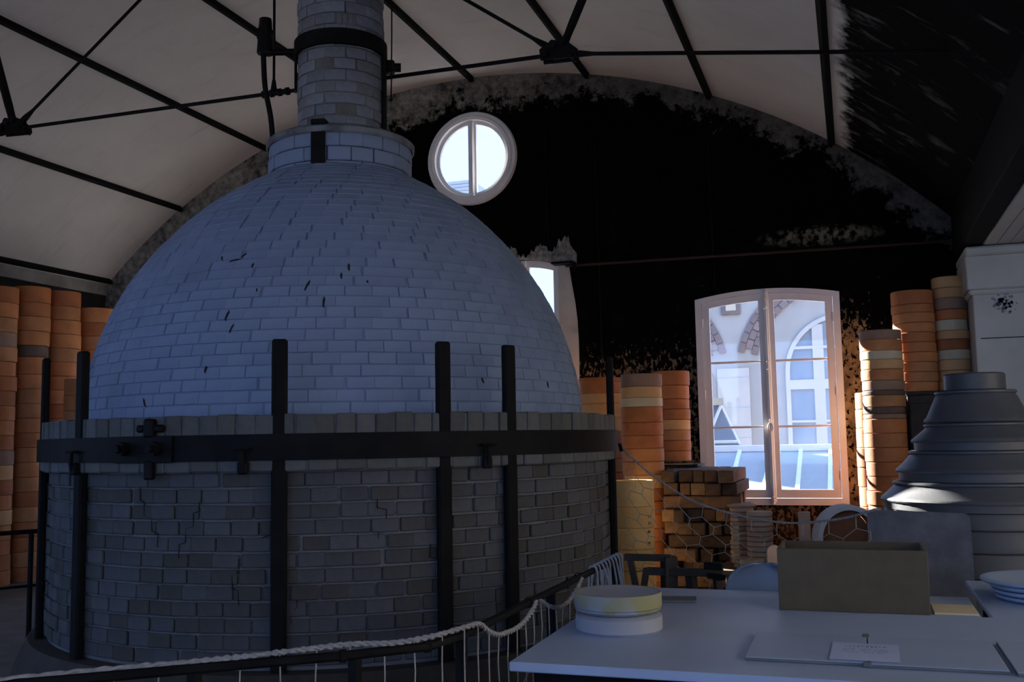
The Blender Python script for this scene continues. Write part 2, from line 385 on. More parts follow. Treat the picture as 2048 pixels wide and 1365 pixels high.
to = bpy.data.objects.new('tmp', cu); COL.objects.link(to)
dg = bpy.context.evaluated_depsgraph_get(); me = bpy.data.meshes.new_from_object(to.evaluated_get(dg)); bpy.data.objects.remove(to)
me.transform(Matrix.Translation((0, YW+.1, 0)) @ Matrix.Rotation(PI/2, 4, 'X')); me.materials.clear(); me.materials.append(MT['wall']); me.name = 'wall_back'
struct(link('wall_back', me), 'soot-blackened end wall with flaking plaster under the vault')

# vault shell, its purlins and the dark springing beam
vb = MB(); pr = []
aL = math.acos((-10.25-VX)/VR); aR = math.acos((1.2-VX)/VR); n = 48
for i in range(n+1):
    a = aL+(aR-aL)*i/n; pr.append((VX+VR*math.cos(a), VZ+VR*math.sin(a)))
out = [(VX+(x-VX)*(VR+.2)/VR, VZ+(z-VZ)*(VR+.2)/VR) for x, z in pr]
NY = 2
vs = []
for y in (-5.2, YW+.05): vs += [(x, y, z) for x, z in pr]+[(x, y, z) for x, z in out]
m_ = len(pr); fs = []
for i in range(n):
    fs.append((i, 2*m_+i, 2*m_+i+1, i+1)); fs.append((m_+i, m_+i+1, 3*m_+i+1, 3*m_+i))
    fs.append((i, i+1, m_+i+1, m_+i)); fs.append((2*m_+i, 3*m_+i, 3*m_+i+1, 2*m_+i+1))
vb.add(vs, fs); vault = struct(vb.build('ceiling', 'vault'), 'whitewashed barrel vault with a sooted haunch')
for X in (-10.16, -8.95, -7.55, -6.03, -4.47, -2.925, -1.43, -.062):
    z = vault_z(X); a = math.atan2(z-VZ, X-VX)-PI/2
    mt = Matrix.Translation((X, 0, z)) @ Matrix.Rotation(-a, 4, 'Y')
    b = MB(); b.bbox((-.025, -5, -.075), (.025, YW-.03, .02), .006, mt); b.build('purlin', 'iron_dark', vault)
bm_ = MB(); bm_.bbox((1.12, -5, 3.47), (1.32, YW-.02, 4.03), .012); struct(bm_.build('trim_1', 'iron_dark'), 'black springing beam along the foot of the vault')
# side walls with their window openings
def pierced(q, axis, w0, w1, lo, hi, z0, z1, opens, oz):
    def bx(u0, u1, a, b):
        q.box((w0, u0, a), (w1, u1, b)) if axis == 'x' else q.box((u0, w0, a), (u1, w1, b))
    bx(lo, hi, z0, oz[0]); bx(lo, hi, oz[1], z1); u = lo
    for a, b in opens: bx(u, a, oz[0], oz[1]); u = b
    bx(u, hi, oz[0], oz[1])
w = MB(); pierced(w, 'x', -10.55, -10.25, -5.2, YW+.05, -.1, 3.80, LEFT_OPEN, LEFT_Z); struct(w.build('wall_left', 'wall_dark', smooth=0), 'soot-dark left side wall')
w = MB(); w.box((-10.55, -5.2, 3.80), (-10.22, YW+.02, 4.08)); struct(w.build('trim_2', 'wall_strip', smooth=0), 'patchy grey plaster strip under the vault springing')
w = MB(); pierced(w, 'x', 4.5, 4.8, -5.2, YW+.05, -.1, 3.7, RIGHT_OPEN, RIGHT_Z); struct(w.build('wall_right', 'plain_wall', smooth=0), 'plain side aisle wall')
w = MB(); pierced(w, 'y', -5.3, -5.0, -10.55, 4.8, -.1, 6.6, REAR_OPEN, REAR_Z); struct(w.build('wall_rear', 'plain_wall', smooth=0), 'plain wall facing the kiln')
# boarded ceiling of the side aisle: plank by plank
ca = MB(); ca.box((1.32, -5, 3.475), (4.6, YW, 3.56)); aisle = struct(ca.build('ceiling_aisle', 'boards', smooth=0), 'white boarded ceiling of the side aisle')
pb = MB(); pb.bbox((.002, -5, 0), (.113, 10.88, .018), .004); pm = pb.mesh('plank', 'boards')
for i in range(27): link('plank', pm, aisle, (1.325+i*.117, 0, 3.457))

# white painted pier: plinth shaft, block, mouldings
PY = 10.9
pier = MB()
pier.bbox((1.20, PY+.05, 0), (4.45, YW, 2.97), .008)
pr_ = struct(pier.build('wall_pier', 'pier'), 'thick white painted pier beside the saggar stacks')
def pierpart(nm, lo, hi, r=.01):
    b = MB(); b.bbox(lo, hi, r); b.build(nm, 'pier', pr_)
pierpart('block', (1.15, PY, 3.02), (4.45, YW, 3.36)); pierpart('cap_moulding', (1.145, PY-.03, 3.36), (4.45, YW, 3.45), .02)
pierpart('neck_moulding', (1.165, PY+.015, 2.965), (4.45, YW, 3.025), .02)
b = MB(); b.box((1.25, PY+.040, 2.52), (4.45, PY+.06, 2.528)); b.build('joint', 'crack', pr_, smooth=0)
chips = MB()
for q in range(90):
    x = random.gauss(1.47, .05); z = random.gauss(2.87, .035); s_ = random.uniform(.004, .018)
    P = [(x+s_*random.uniform(.6, 1.2)*math.cos(t), z+s_*random.uniform(.6, 1.2)*math.sin(t)) for t in [2*PI*i/7 for i in range(7)]]
    chips.prism(P, 'y', PY+.046, PY+.056)
chips.build('flaked_patch', 'flake', pr_, smooth=0, kind='stuff')

# ------------------------------------------------------------------ windows
def casement(name, label, x0, x1, z0, zs, rise, fr, st, rows, mu, fmat, yf, bolt=False):
    root = bpy.data.objects.new(name, None); COL.objects.link(root); root['kind'] = 'structure'; root['label'] = label
    outp = arched(x0, x1, z0, zs, rise); inn = arched(x0+fr, x1-fr, z0+fr, zs-fr*.6, rise*.9)
    b = MB(); n = len(outp)
    for (o_, i_, ya, yb) in ((outp, inn, yf, yf+.09),):
        vs = [(x, ya, z) for x, z in o_]+[(x, ya, z) for x, z in i_]+[(x, yb, z) for x, z in o_]+[(x, yb, z) for x, z in i_]
        fs = []
        for k in range(n):
            j = (k+1) % n
            fs += [(k, j, n+j, n+k), (2*n+k, 3*n+k, 3*n+j, 2*n+j), (k, 2*n+k, 2*n+j, j), (n+k, n+j, 3*n+j, 3*n+k)]
        b.add(vs, fs)
    b.build('outer_frame', fmat, root, 25)
    cx = (x0+x1)/2; g = .004
    w_ = (x1-x0)/2; R = (w_*w_+rise*rise)/(2*rise); zc = zs+rise-R
    def topz(x, off): return zc+math.sqrt(max((R-off)**2-(x-cx)**2, 0))
    for sd_ in (-1, 1):
        xa, xb = (x0+fr+g, cx-g) if sd_ < 0 else (cx+g, x1-fr-g)
        za = z0+fr+g; o1 = fr*.6+.01+g; o2 = o1+st*.95
        yy0, yy1 = yf+.012, yf+.062
        N = 6; xs = [xa+(xb-xa)*i/N for i in range(N+1)]; xi = [xa+st+(xb-xa-2*st)*i/N for i in range(N+1)]
        op = [(xa, za), (xb, za)]+[(x, topz(x, o1)) for x in xs[::-1]]
        ip = [(xa+st, za+st*1.15), (xb-st, za+st*1.15)]+[(x, topz(x, o2)) for x in xi[::-1]]
        n = len(op); b = MB()
        vs = [(x, yy0, z) for x, z in op]+[(x, yy0, z) for x, z in ip]+[(x, yy1, z) for x, z in op]+[(x, yy1, z) for x, z in ip]; fs = []
        for k in range(n):
            j = (k+1) % n
            fs += [(k, j, n+j, n+k), (2*n+k, 3*n+k, 3*n+j, 2*n+j), (k, 2*n+k, 2*n+j, j), (n+k, n+j, 3*n+j, 3*n+k)]
        b.add(vs, fs); cs = b.build('casement', fmat, root, 25)
        for zz in rows:
            b = MB(); b.bbox((xa+st-.002, yy0+.008, zz-mu/2), (xb-st+.002, yy1-.006, zz+mu/2), .006); b.build('glazing_bar', fmat, cs)
        zr = [za+st*1.15]+sorted(rows)+[None]
        for q in range(len(zr)-1):
            lo_ = zr[q]+(mu/2 if q else 0)
            if zr[q+1] is None: P = [(xa+st, lo_), (xb-st, lo_)]+[(x, topz(x, o2)) for x in xi[::-1]]
            else: P = [(xa+st, lo_), (xb-st, lo_), (xb-st, zr[q+1]-mu/2), (xa+st, zr[q+1]-mu/2)]
            b = MB(); b.prism(P, 'y', yf+.036, yf+.040); b.build('pane', 'glass', cs, 0)
        # hinges
        hx = xa if sd_ < 0 else xb
        for hz in (za+.25, za+(zs-z0)*.5, zs-.28):
            b = MB(); b.tube([(hx, yf+.004, hz-.05), (hx, yf+.004, hz+.05)], .011, 8); b.build('hinge', fmat, cs)
    # meeting stile cover and espagnolette bolt
    b = MB(); b.bbox((cx-.032, yf-.012, z0+fr*.3), (cx+.032, yf+.02, topz(cx, fr*.3)), .01); ms = b.build('meeting_stile', fmat, root)
    if bolt:
        b = MB(); b.tube([(cx, yf-.026, z0+.02), (cx, yf-.026, topz(cx, .01))], .013, 10)
        zt = topz(cx, 0)
        for zz in [zt-.03-.035*i for i in range(7)]+[z0+.02+.035*i for i in range(3)]+[z0+.62*(zt-z0)+.03*i for i in range(4)]:
            b.lathe([(.013, -.009), (.021, -.005), (.021, .005), (.013, .009)], 10, (cx, yf-.026, zz))
        b.build('espagnolette_bolt', fmat, ms)
        b = MB(); pts = [(cx+.026*math.cos(t), yf-.045, 1.69+.044*math.sin(t)) for t in [2*PI*i/16 for i in range(16)]]
        b.tube(pts, .011, 8, closed=True); b.tube([(cx, yf-.04, 1.78), (cx, yf-.03, 1.735)], .012, 8); b.build('handle', fmat, ms)
    return root
casement('window_1', 'tall white casement window with six panes in the black wall', *W1, .075, .082, (1.695, 2.447), .028, 'frame', YW-.035, True)
casement('window_2', 'tall grey casement window half hidden behind the kiln dome', *W2, .05, .065, (1.70, 2.40, 3.105), .028, 'frame_cool', YW+.03)
casement('window_4_added', 'added tall casement window, unseen behind the kiln, to let in sunlight', *W4, .075, .082, (1.695, 2.447), .028, 'frame', YW-.035, True)
casement('window_5_added', 'added narrow casement window, unseen behind the kiln, to let in sunlight', *W5, .05, .065, (1.70, 2.40, 3.105), .028, 'frame_cool', YW+.03)
# white limewashed surround right of window_2 and torn plaster over it
b = MB()
ed = [(3.83, -3.15), (3.72, -3.23), (3.5, -3.2), (3.25, -3.16), (3.05, -3.14), (2.8, -3.13), (2.5, -3.13), (2.1, -3.14), (1.6, -3.15), (.9, -3.15)]
P = [(-3.37, .9)]+[(x, z) for z, x in ed[::-1]]+[(-3.37, 3.80)]
b.prism(P, 'y', YW-.012, YW+.1); struct(b.build('trim_3', 'limewash', smooth=0), 'white limewashed splay beside the half hidden window')
b = MB(); N = 64; vs = []; fs = []
for i in range(N+1):
    t = i/N; x = -4.42+t*1.29; zb = W2[3]+W2[4]*max(0, 1-((x+3.83)/.5)**2)-.02
    zt = 3.98+.06*math.sin(t*7+1.2)+.05*math.sin(t*23)+random.uniform(-.035, .055)
    if t > .93: zt = 3.98-(t-.93)*1.6+random.uniform(-.02, .02)
    zt = max(zt, zb+.02); zm = (zb+zt)/2+random.uniform(-.02, .02)
    vs += [(x, YW-.012, zb), (x, YW-.02-random.uniform(0, .02), zm), (x, YW-.010-random.uniform(0, .012), zt), (x, YW+.01, zt), (x, YW+.01, zb)]
for i in range(N):
    for k in range(5): fs.append((5*i+k, 5*i+5+k, 5*i+5+(k+1) % 5, 5*i+(k+1) % 5))
fs += [tuple(range(5)), tuple(5*N+k for k in range(4, -1, -1))]
b.add(vs, fs); struct(b.build('trim_4', 'torn', smooth=0), 'ragged torn plaster above the half hidden window')
# iron bracket plate right of window_2
b = MB(); b.bbox((-3.42, YW-.16, 3.735), (-3.14, YW-.015, 3.765), .006); b.bbox((-3.17, YW-.1, 3.68), (-3.13, YW-.01, 3.76), .006)
tag(b.build('wall_bracket', 'iron_dark'), 'small flat iron bracket beside the half hidden window', 'bracket')

# round window
oc = bpy.data.objects.new('window_3', None); COL.objects.link(oc); oc['kind'] = 'structure'; oc['label'] = 'round two-light window high in the black wall'
def ring_y(prof, c, n=48):
    """lathe about the y axis"""
    b = MB(); b.lathe(prof, n); b.v = [(x+c[0], -z+c[1], y+c[2]) for x, y, z in b.v]; return b
ring_y([(.50, .0), (.505, .055), (.545, .065), (.56, .045), (.60, .05), (.612, .03), (.612, -.06), (.5, -.09), (.50, .0)], (OC[0], YW+.0, OC[1])).build('outer_frame', 'frame_cool', oc)
for sd_ in (-1, 1):
    ro, ri, y0, y1 = .502, .455, YW+.0, YW+.045
    a0 = math.acos(.02/ro); a1 = math.acos(.055/ri); N = 20
    if sd_ > 0: A = [-a0+2*a0*i/N for i in range(N+1)]; B = [-a1+2*a1*i/N for i in range(N+1)]
    else: A = [PI-a0+2*a0*i/N for i in range(N+1)]; B = [PI-a1+2*a1*i/N for i in range(N+1)]
    op = [(OC[0]+ro*math.cos(a), OC[1]+ro*math.sin(a)) for a in A]; ip = [(OC[0]+ri*math.cos(a), OC[1]+ri*math.sin(a)) for a in B]
    n = len(op); vs = [(x, y0, z) for x, z in op]+[(x, y0, z) for x, z in ip]+[(x, y1, z) for x, z in op]+[(x, y1, z) for x, z in ip]; fs = []
    for k in range(n):
        j = (k+1) % n
        fs += [(k, j, n+j, n+k), (2*n+k, 3*n+k, 3*n+j, 2*n+j), (k, 2*n+k, 2*n+j, j), (n+k, n+j, 3*n+j, 3*n+k)]
    b = MB(); b.add(vs, fs); cs = b.build('casement', 'frame_cool', oc, 25)
    b = MB(); b.prism(ip, 'y', YW+.022, YW+.026); b.build('pane', 'glass', cs, 0)
b = MB(); b.bbox((OC[0]-.028, YW-.025, OC[1]-.50), (OC[0]+.028, YW+.03, OC[1]+.50), .01); ms = b.build('mullion', 'frame_cool', oc)
b = MB(); b.tube([(OC[0]+.012, YW-.032, OC[1]-.46), (OC[0]+.012, YW-.032, OC[1]+.46)], .009, 8); b.build('bolt_rod', 'frame_cool', ms)

# ------------------------------------------------------------------ roof truss (thin iron rods)
TY = 7.5
tr = thing('roof_truss', 'black iron roof truss of thin tie rods under the vault', 'truss', (VX, TY, 4.7))
def T(p): return Vector((p[0]-VX, (p[2] if len(p) > 2 else TY)-TY, p[1]-4.7))
NL, NR = (-7.65, 4.726), (-2.087, 4.681)
def rod(nm, a, b_, r):
    q = MB(); q.tube([T(a), T(b_)], r, 10); return q.build(nm, 'iron', tr)
def taper(nm, a, b_, r0, r1, parent=tr):
    A, B = T(a), T(b_); L = (B-A).length; q = MB()
    k = min(.28/L, .3); q.tube([A, A.lerp(B, k*.6), A.lerp(B, k), B], [r1, r1*.9, r0, r0], 10); return q.build(nm, 'iron', parent)
rod('tie_rod', NL, (-4.80, 4.704), .017); rod('tie_rod', (-4.62, 4.702), NR, .017)
taper('tie_rod', NR, (.86, 4.275), .016, .03); taper('tie_rod', NL, (-9.75, 4.40), .016, .03)
taper('rafter_rod', NR, (-4.22, 6.23), .016, .032); taper('rafter_rod', NL, (-5.63, 6.22), .015, .032)
taper('strut', NR, (-1.60, vault_z(-1.6)-.0), .036, .036); taper('strut', NL, (-7.94, vault_z(-7.94)), .04, .04)
rod('hanger', (-4.73, 4.70), (-4.73, 6.28), .012)
for nd, sg in ((NL, 1), (NR, -1)):
    c = T(nd); q = MB()
    for yy in (-.05, .04): q.prism([(c.x-.15, c.z-.05), (c.x+.13, c.z-.06), (c.x+.16, c.z+.0), (c.x+.06, c.z+.09), (c.x-.06, c.z+.10), (c.x-.16, c.z+.04)], 'y', yy, yy+.012)
    q.bbox((c.x-.07, -.045, c.z-.04), (c.x+.07, .045, c.z+.06), .01)
    nn = q.build('node_plate', 'iron', tr)
    for bx, bz in ((-.11, 0), (.10, -.02), (.03, .07), (-.04, .06)):
        h = MB(); h.tube([(c.x+bx, -.085, c.z+bz), (c.x+bx, .085, c.z+bz)], .036, 6); h.build('bolt', 'iron', nn)
c = T((-4.71, 4.703)); q = MB(); q.tube([(c.x-.12, 0, c.z), (c.x+.12, 0, c.z)], .026, 8)
for e in (-.12, -.04, .04, .12): q.tube([(c.x+e-.012, 0, c.z), (c.x+e+.012, 0, c.z)], .036, 8)
q.tube([(c.x-.02, 0, c.z), (c.x-.02, 0, c.z+.12)], [.034, .016], 8); q.build('turnbuckle', 'iron', tr)

# pipes and conduits on the end wall
b = MB(); b.tube([(-3.26, YW-.05, 3.72), (1.18, YW-.05, 3.675)], .016, 8)
tag(b.build('wall_pipe', 'redpipe'), 'thin dark red pipe running across the black wall', 'pipe')
for X, z0, z1, lab in ((-1.46, 3.32, 5.1, 'thin vertical conduit above the six-pane window'), (-3.49, 4.05, 5.55, 'thin vertical conduit between the round window and the torn plaster'), (-2.84, 2.5, 5.3, 'thin vertical conduit midway along the black wall')):
    b = MB(); b.tube([(X-.02, YW-.02, z1), (X, YW-.02, z0)], .009, 6); tag(b.build('conduit', 'iron'), lab, 'conduit', 'conduits on the black wall')

# ================================================================== KILN
KX, KY, KR = -3.809, 7.035, 2.138
K = thing('kiln', 'huge round brick kiln with whitewashed dome, iron belt and chimney', 'kiln', (KX, KY, 0))
FRONT = math.atan2(-KY, -KX)                 # direction from kiln to camera
def polar(a, r, z): return Matrix.Translation((r*math.cos(a), r*math.sin(a), z)) @ Matrix.Rotation(a-PI/2, 4, 'Z') @ Matrix.Rotation(0, 4, 'X')
ZB, ZS, ZBB, ZBT, ZR = .34, 1.443, 1.505, 1.659, 1.774
RD = KR-.052                                  # drum below the rim
q = MB(); q.lathe([(RD+.20, 0), (RD+.19, .12), (RD+.14, .24), (RD+.10, ZB-.02), (0, ZB)], 72); q.build('plinth', 'timber_dark', K)
q = MB(); q.lathe([(RD-.018, ZB-.02), (RD-.018, ZS+.01), (0, ZS+.012)], 96); drum = q.build('drum', 'mortar', K)
def angd(a): return abs((a-FRONT+PI) % (2*PI)-PI)
# drum bricks
NC = 12; ch = (ZS-ZB)/NC; NBk = 80; bl = 2*PI*RD/NBk
bms = []
for v in range(4):
    q = MB(); l = bl*(.94+.016*v); q.bbox((-l/2, -.02, .004), (l/2, .0, ch-.005-.0015*v), .006)
    q.v = [(x, -y, z) for x, y, z in q.v]; q.f = [f[::-1] for f in q.f]
    q.v = [(x, y-.02+.0, z) for x, y, z in q.v]; bms.append(q.mesh('brick', 'brick'))
cand = []
for c in range(NC):
    for i in range(NBk):
        a = 2*PI*(i+.5*(c % 2)+random.uniform(-.07, .07)+.27*math.sin(c*2.3))/NBk; cand.append((angd(a), a, c))
cand.sort(); vis = [t for t in cand if t[0] < 1.75]
ind = set(id(t) for t in cand[:300]); rest = MB()
for t in cand:
    _, a, c = t
    out_ = random.gauss(0, .0035); mt = polar(a, RD+out_, ZB+c*ch) @ Matrix.Rotation(random.gauss(0, .012), 4, 'Y') @ Matrix.Rotation(random.gauss(0, .012), 4, 'Z')
    if id(t) in ind: link('brick', random.choice(bms), drum, mtx=mt)
    else: 
        l = bl*.965; rest.bbox((-l/2, -.02, .004), (l/2, 0, ch-.006), .006, mt, random.random())
rest.build('brick_courses', 'brick', drum, kind='stuff')
# cracks in the drum wall
for a_, z_, n_ in ((FRONT-.60, 1.36, 4), (FRONT-.17, 1.25, 3), (FRONT-.40, 1.30, 4), (FRONT+.10, 1.30, 3), (FRONT-.28, .95, 3), (FRONT-.12, .75, 2), (FRONT+.25, 1.0, 2)):
    a1, z1 = a_, z_; q = MB(); P_ = []
    for i in range(n_):
        P_ += [polar(a1, RD+.001, z1) @ Vector((0, 0, 0)), polar(a1+random.uniform(-.003, .003), RD+.001, z1-ch*.85) @ Vector((0, 0, 0))]
        a1 += random.choice((-1, 1))*bl*random.uniform(.2, .35)/RD; z1 -= ch*.98
    q.tube(P_, [random.uniform(.002, .0045) for _ in P_], 5); q.build('crack', 'crack', drum, smooth=0)
# projecting rim: header strip, belt seat, soldier course
q = MB(); q.lathe([(RD-.05, ZS+.004), (KR-.012, ZS+.004), (KR-.012, ZR-.008), (1.80, ZR-.004)], 96); rim = q.build('rim', 'mortar', K)
NS = 118; sm = []
for v in range(3):
    q = MB(); l = 2*PI*KR/NS*(.93+.02*v); q.bbox((-l/2, -.22, 0), (l/2, 0, ZR-ZBT+.04-.004*v), .006); sm.append(q.mesh('soldier_brick', 'soldier'))
hm = []
for v in range(3):
    q = MB(); l = 2*PI*KR/78*(.94+.02*v); q.bbox((-l/2, -.05, 0), (l/2, 0, ZBB-ZS+.03), .008); hm.append(q.mesh('header_brick', 'soldier'))
rs = MB()
for NN, ms_, z0, nm in ((NS, sm, ZBT-.04, 'soldier_brick'), (78, hm, ZS, 'header_brick')):
    for i in range(NN):
        a = 2*PI*(i+random.uniform(-.05, .05))/NN; mt = polar(a, KR+random.gauss(0, .003), z0+random.gauss(0, .002)); me_ = random.choice(ms_)
        if angd(a) < 1.5: link(nm, me_, rim, mtx=mt)
        else: rs.box((-.045, -.05, 0), (.045, 0, ZR-ZBT+.03 if nm[0] == 's' else .08), mt, random.random()+.01)
rs.build('brick_ring', 'soldier', rim, kind='stuff')
# iron belt with its lapped, bolted joint
q = MB(); q.lathe([(KR-.01, ZBB), (KR+.022, ZBB+.002), (KR+.022, ZBT-.002), (KR-.01, ZBT)], 128); belt = q.build('belt', 'iron', K)
def ang_at(px):   # drum angle seen at a pixel column of the photograph (used once to set out the ironwork)
    x = (px-1024)/2000; d = (fw + r2*x + u2*(-.10)); d.z = 0; d.normalize(); o = Vector((-KX, -KY, 0))
    bq = o.dot(d); cq = o.dot(o)-KR*KR; D = bq*bq-cq
    if D < 0: D = 0
    p = o+d*(-bq-math.sqrt(D)); return math.atan2(p.y, p.x)
aj0, aj1 = ang_at(238), ang_at(352)
q = MB(); q.lathe([(KR+.02, ZBB-.004), (KR+.04, ZBB), (KR+.04, ZBT-.002), (KR+.02, ZBT)], 10, a0=min(aj0, aj1), a1=max(aj0, aj1))
lap = q.build('belt_lap_plate', 'iron', belt)
for px in (262, 322):
    a = ang_at(px); q = MB(); q.tube([polar(a, KR+.03, 1.585) @ Vector((0, 0, 0)), polar(a, KR+.085, 1.585) @ Vector((0, 0, 0))], .042, 6)
    q.tube([polar(a, KR+.08, 1.585) @ Vector((0, 0, 0)), polar(a, KR+.12, 1.585) @ Vector((0, 0, 0))], .024, 8); q.build('bolt', 'iron', belt)
a = ang_at(306); q = MB(); q.bbox((-.035, 0, ZBT-.01), (.035, .055, ZBT+.10), .012, polar(a, KR, 0))
for e in (-.06, .065): q.bbox((e-.035, .0, ZBT+.02), (e+.03, .045, ZBT+.065), .012, polar(a, KR, 0))
q.build('wedge_clamp', 'iron', belt); q = MB(); q.bbox((-.03, 0, ZBB-.10), (.03, .05, ZBB+.01), .01, polar(a, KR, 0)); q.build('wedge_foot', 'iron', belt)
for px in (160, 490, 968):
    a = ang_at(px); mt = polar(a, KR+.022, 0); q = MB()
    q.bbox((-.048, .0, 1.565), (.048, .05, 1.58), .006, mt); q.tube([mt @ Vector((0, .03, 1.57)), mt @ Vector((0, .035, 1.50)), mt @ Vector((.004, .02, 1.44))], [.012, .014, .010], 8)
    q.bbox((-.03, -.01, 1.43), (.03, .03, 1.505), .01, mt); q.build('belt_hook', 'iron', belt)
# iron posts standing round the drum
for px, zt, w_ in ((156, 2.20, .088), (557, 2.205, .088), (890, 2.195, .088), (1024, 2.19, .088), (1221, 2.21, .07), (104, 2.22, .07)):
    a = ang_at(px)
    if px == 1221: a += .10
    if px == 104: a -= .22
    mt = polar(a, RD+.004, 0); q = MB()
    q.bbox((-w_/2, .0, .06), (w_/2, .052, zt), .012, mt)
    q.build('iron_post', 'iron_dark', K)
# dome: core, bricks
DP = [(1.885, ZR-.005), (1.875, 1.95), (1.835, 2.15), (1.775, 2.36), (1.695, 2.56), (1.60, 2.74), (1.49, 2.91), (1.36, 3.07), (1.205, 3.235), (1.02, 3.40), (.80, 3.55), (.60, 3.665), (.50, 3.71)]
pd = catmull([(r, 0, z) for r, z in DP], 6); cum = [0.0]
for i in range(1, len(pd)): cum.append(cum[-1]+(pd[i]-pd[i-1]).length)
def dome_at(s):
    i = max(1, min(len(pd)-1, next((k for k, c in enumerate(cum) if c >= s), len(pd)-1))); t = (s-cum[i-1])/(cum[i]-cum[i-1]); return pd[i-1].lerp(pd[i], t), (pd[i]-pd[i-1]).normalized()
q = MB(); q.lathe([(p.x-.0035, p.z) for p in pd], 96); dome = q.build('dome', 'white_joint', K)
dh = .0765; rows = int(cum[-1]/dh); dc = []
for c in range(rows):
    p, t = dome_at((c+.5)*dh); nb = max(8, round(2*PI*p.x/.172))
    for i in range(nb): dc.append((angd(2*PI*(i+.5*(c % 2))/nb), 2*PI*(i+.5*(c % 2)+random.uniform(-.06, .06))/nb, c, nb))
dq = sorted(dc, key=lambda t: t[0]*1.0+(.015*t[2])); indd = set(id(t) for t in dq[:300]); rest = MB(); cache = {}
def dome_brick(c, nb):
    p, t = dome_at((c+.5)*dh); l = 2*PI*p.x/nb*.98; p1, _ = dome_at((c+.96)*dh); p0, _ = dome_at((c+.04)*dh)
    l0, l1 = l*p0.x/p.x, l*p1.x/p.x; h_ = dh*.955; d_ = .016
    return l0, l1, h_, d_, p, t
def trapez(q, l0, l1, h_, mtx, tint=0.0):
    e = .003; vs = []
    for (y, s_) in ((0, 0), (.011, 0), (.016, e)):
        vs += [Vector((-l0/2+s_, y, -h_/2+s_)), Vector((l0/2-s_, y, -h_/2+s_)), Vector((l1/2-s_, y, h_/2-s_)), Vector((-l1/2+s_, y, h_/2-s_))]
    fs = []
    for k in (0, 4):
        for j in range(4): fs.append((k+j, k+4+j, k+4+(j+1) % 4, k+(j+1) % 4))
    fs.append((8, 11, 10, 9)); fs.append((0, 1, 2, 3))
    if mtx is not None: vs = [mtx @ v for v in vs]
    q.add(vs, fs, tint)
for t in dc:
    _, a, c, nb = t; l0, l1, h_, d_, p, tg = dome_brick(c, nb)
    tilt = math.atan2(-tg.x, tg.z)      # lean of the surface
    mt = Matrix.Rotation(a-PI/2, 4, 'Z') @ Matrix.Translation((0, p.x-.014+random.gauss(0, .0012), p.z)) @ Matrix.Rotation(tilt, 4, 'X') @ Matrix.Rotation(random.gauss(0, .008), 4, 'Y')
    if id(t) in indd:
        if c not in cache:
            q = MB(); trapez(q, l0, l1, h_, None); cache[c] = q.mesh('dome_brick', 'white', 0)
        link('dome_brick', cache[c], dome, mtx=mt)
    else: trapez(rest, l0, l1, h_, mt, random.random()+.01)
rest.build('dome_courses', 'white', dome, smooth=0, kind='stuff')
q = MB()
def on_dome(px, py):   # point of the dome in the direction of a photograph pixel
    d = (fw*2000+r2*(px-1024)+u2*(682.5-py)).normalized(); o = Vector((-KX, -KY, 1.6)); best = None
    for i in range(700):
        p = o+d*(4.5+i*.006); rr = math.hypot(p.x, p.y)
        zz = None
        for k in range(1, len(pd)):
            if pd[k-1].z <= p.z <= pd[k].z: zz = pd[k-1].x+(pd[k].x-pd[k-1].x)*(p.z-pd[k-1].z)/(pd[k].z-pd[k-1].z)
        if zz and rr <= zz+.003: return p
    return None
for px, py, h_, tl in ((455, 632, 22, .25), (464, 658, 20, .35), (648, 605, 24, .05), (595, 600, 12, .1), (615, 572, 26, .35), (506, 532, 12, .2), (515, 580, 12, .1), (698, 535, 18, .0), (683, 553, 16, 0), (634, 501, 6, 0), (290, 806, 18, -.4), (735, 565, 8, 0), (965, 762, 12, -.3), (1095, 770, 12, 0), (412, 740, 14, .2), (470, 522, 22, 1.4), (445, 518, 14, -.4), (489, 512, 14, .6)):
    p = on_dome(px, py)
    if p is None: continue
    a = math.atan2(p.y, p.x); L = h_*.0035; rr = math.hypot(p.x, p.y); k = next((k for k in range(1, len(pd)) if pd[k].z >= p.z), 1); tg = (pd[k]-pd[k-1]).normalized()
    mt = Matrix.Rotation(a-PI/2, 4, 'Z') @ Matrix.Translation((0, rr, p.z)) @ Matrix.Rotation(math.atan2(-tg.x, tg.z), 4, 'X') @ Matrix.Rotation(-tl, 4, 'Y')
    q = MB(); q.add([mt @ Vector(v) for v in ((-.004, .006, -L/2), (.006, .006, -L/2+.01), (.009, .006, L*.1), (.003, .006, L/2), (-.006, .006, L*.3), (-.004, -.01, -L/2), (.006, -.01, -L/2+.01), (.009, -.01, L*.1), (.003, -.01, L/2), (-.006, -.01, L*.3))], [(4, 3, 2, 1, 0)]+[(i, (i+1) % 5, 5+(i+1) % 5, 5+i) for i in range(5)]); q.build('crack', 'crack', dome, smooth=0)
# collar of two brick courses, corbel, chimney shaft
ZC0, ZC1 = 3.60, 3.935
q = MB(); q.lathe([(.545, ZC0), (.545, ZC1), (.36, ZC1+.01)], 64); collar = q.build('collar', 'chimney_joint', K)
q = MB(); q.lathe([(.575, ZC1-.012), (.59, ZC1), (.592, ZC1+.035), (.575, ZC1+.05), (.50, ZC1+.085), (.40, ZC1+.11), (.36, ZC1+.12)], 64); q.build('corbel', 'chimney', collar)
cb = []
for v in range(2):
    q = MB(); l = 2*PI*.562/20*(.955+.02*v); q.bbox((-l/2, -.03, 0), (l/2, 0, .104), .006); cb.append(q.mesh('collar_brick', 'white'))
for c in range(3):
    for i in range(20): link('collar_brick', cb[(i+c) % 2], collar, mtx=polar(2*PI*(i+.5*(c % 2)+random.uniform(-.05, .05))/20, .563+random.gauss(0, .002), ZC0+.006+c*.111))
CR = .345
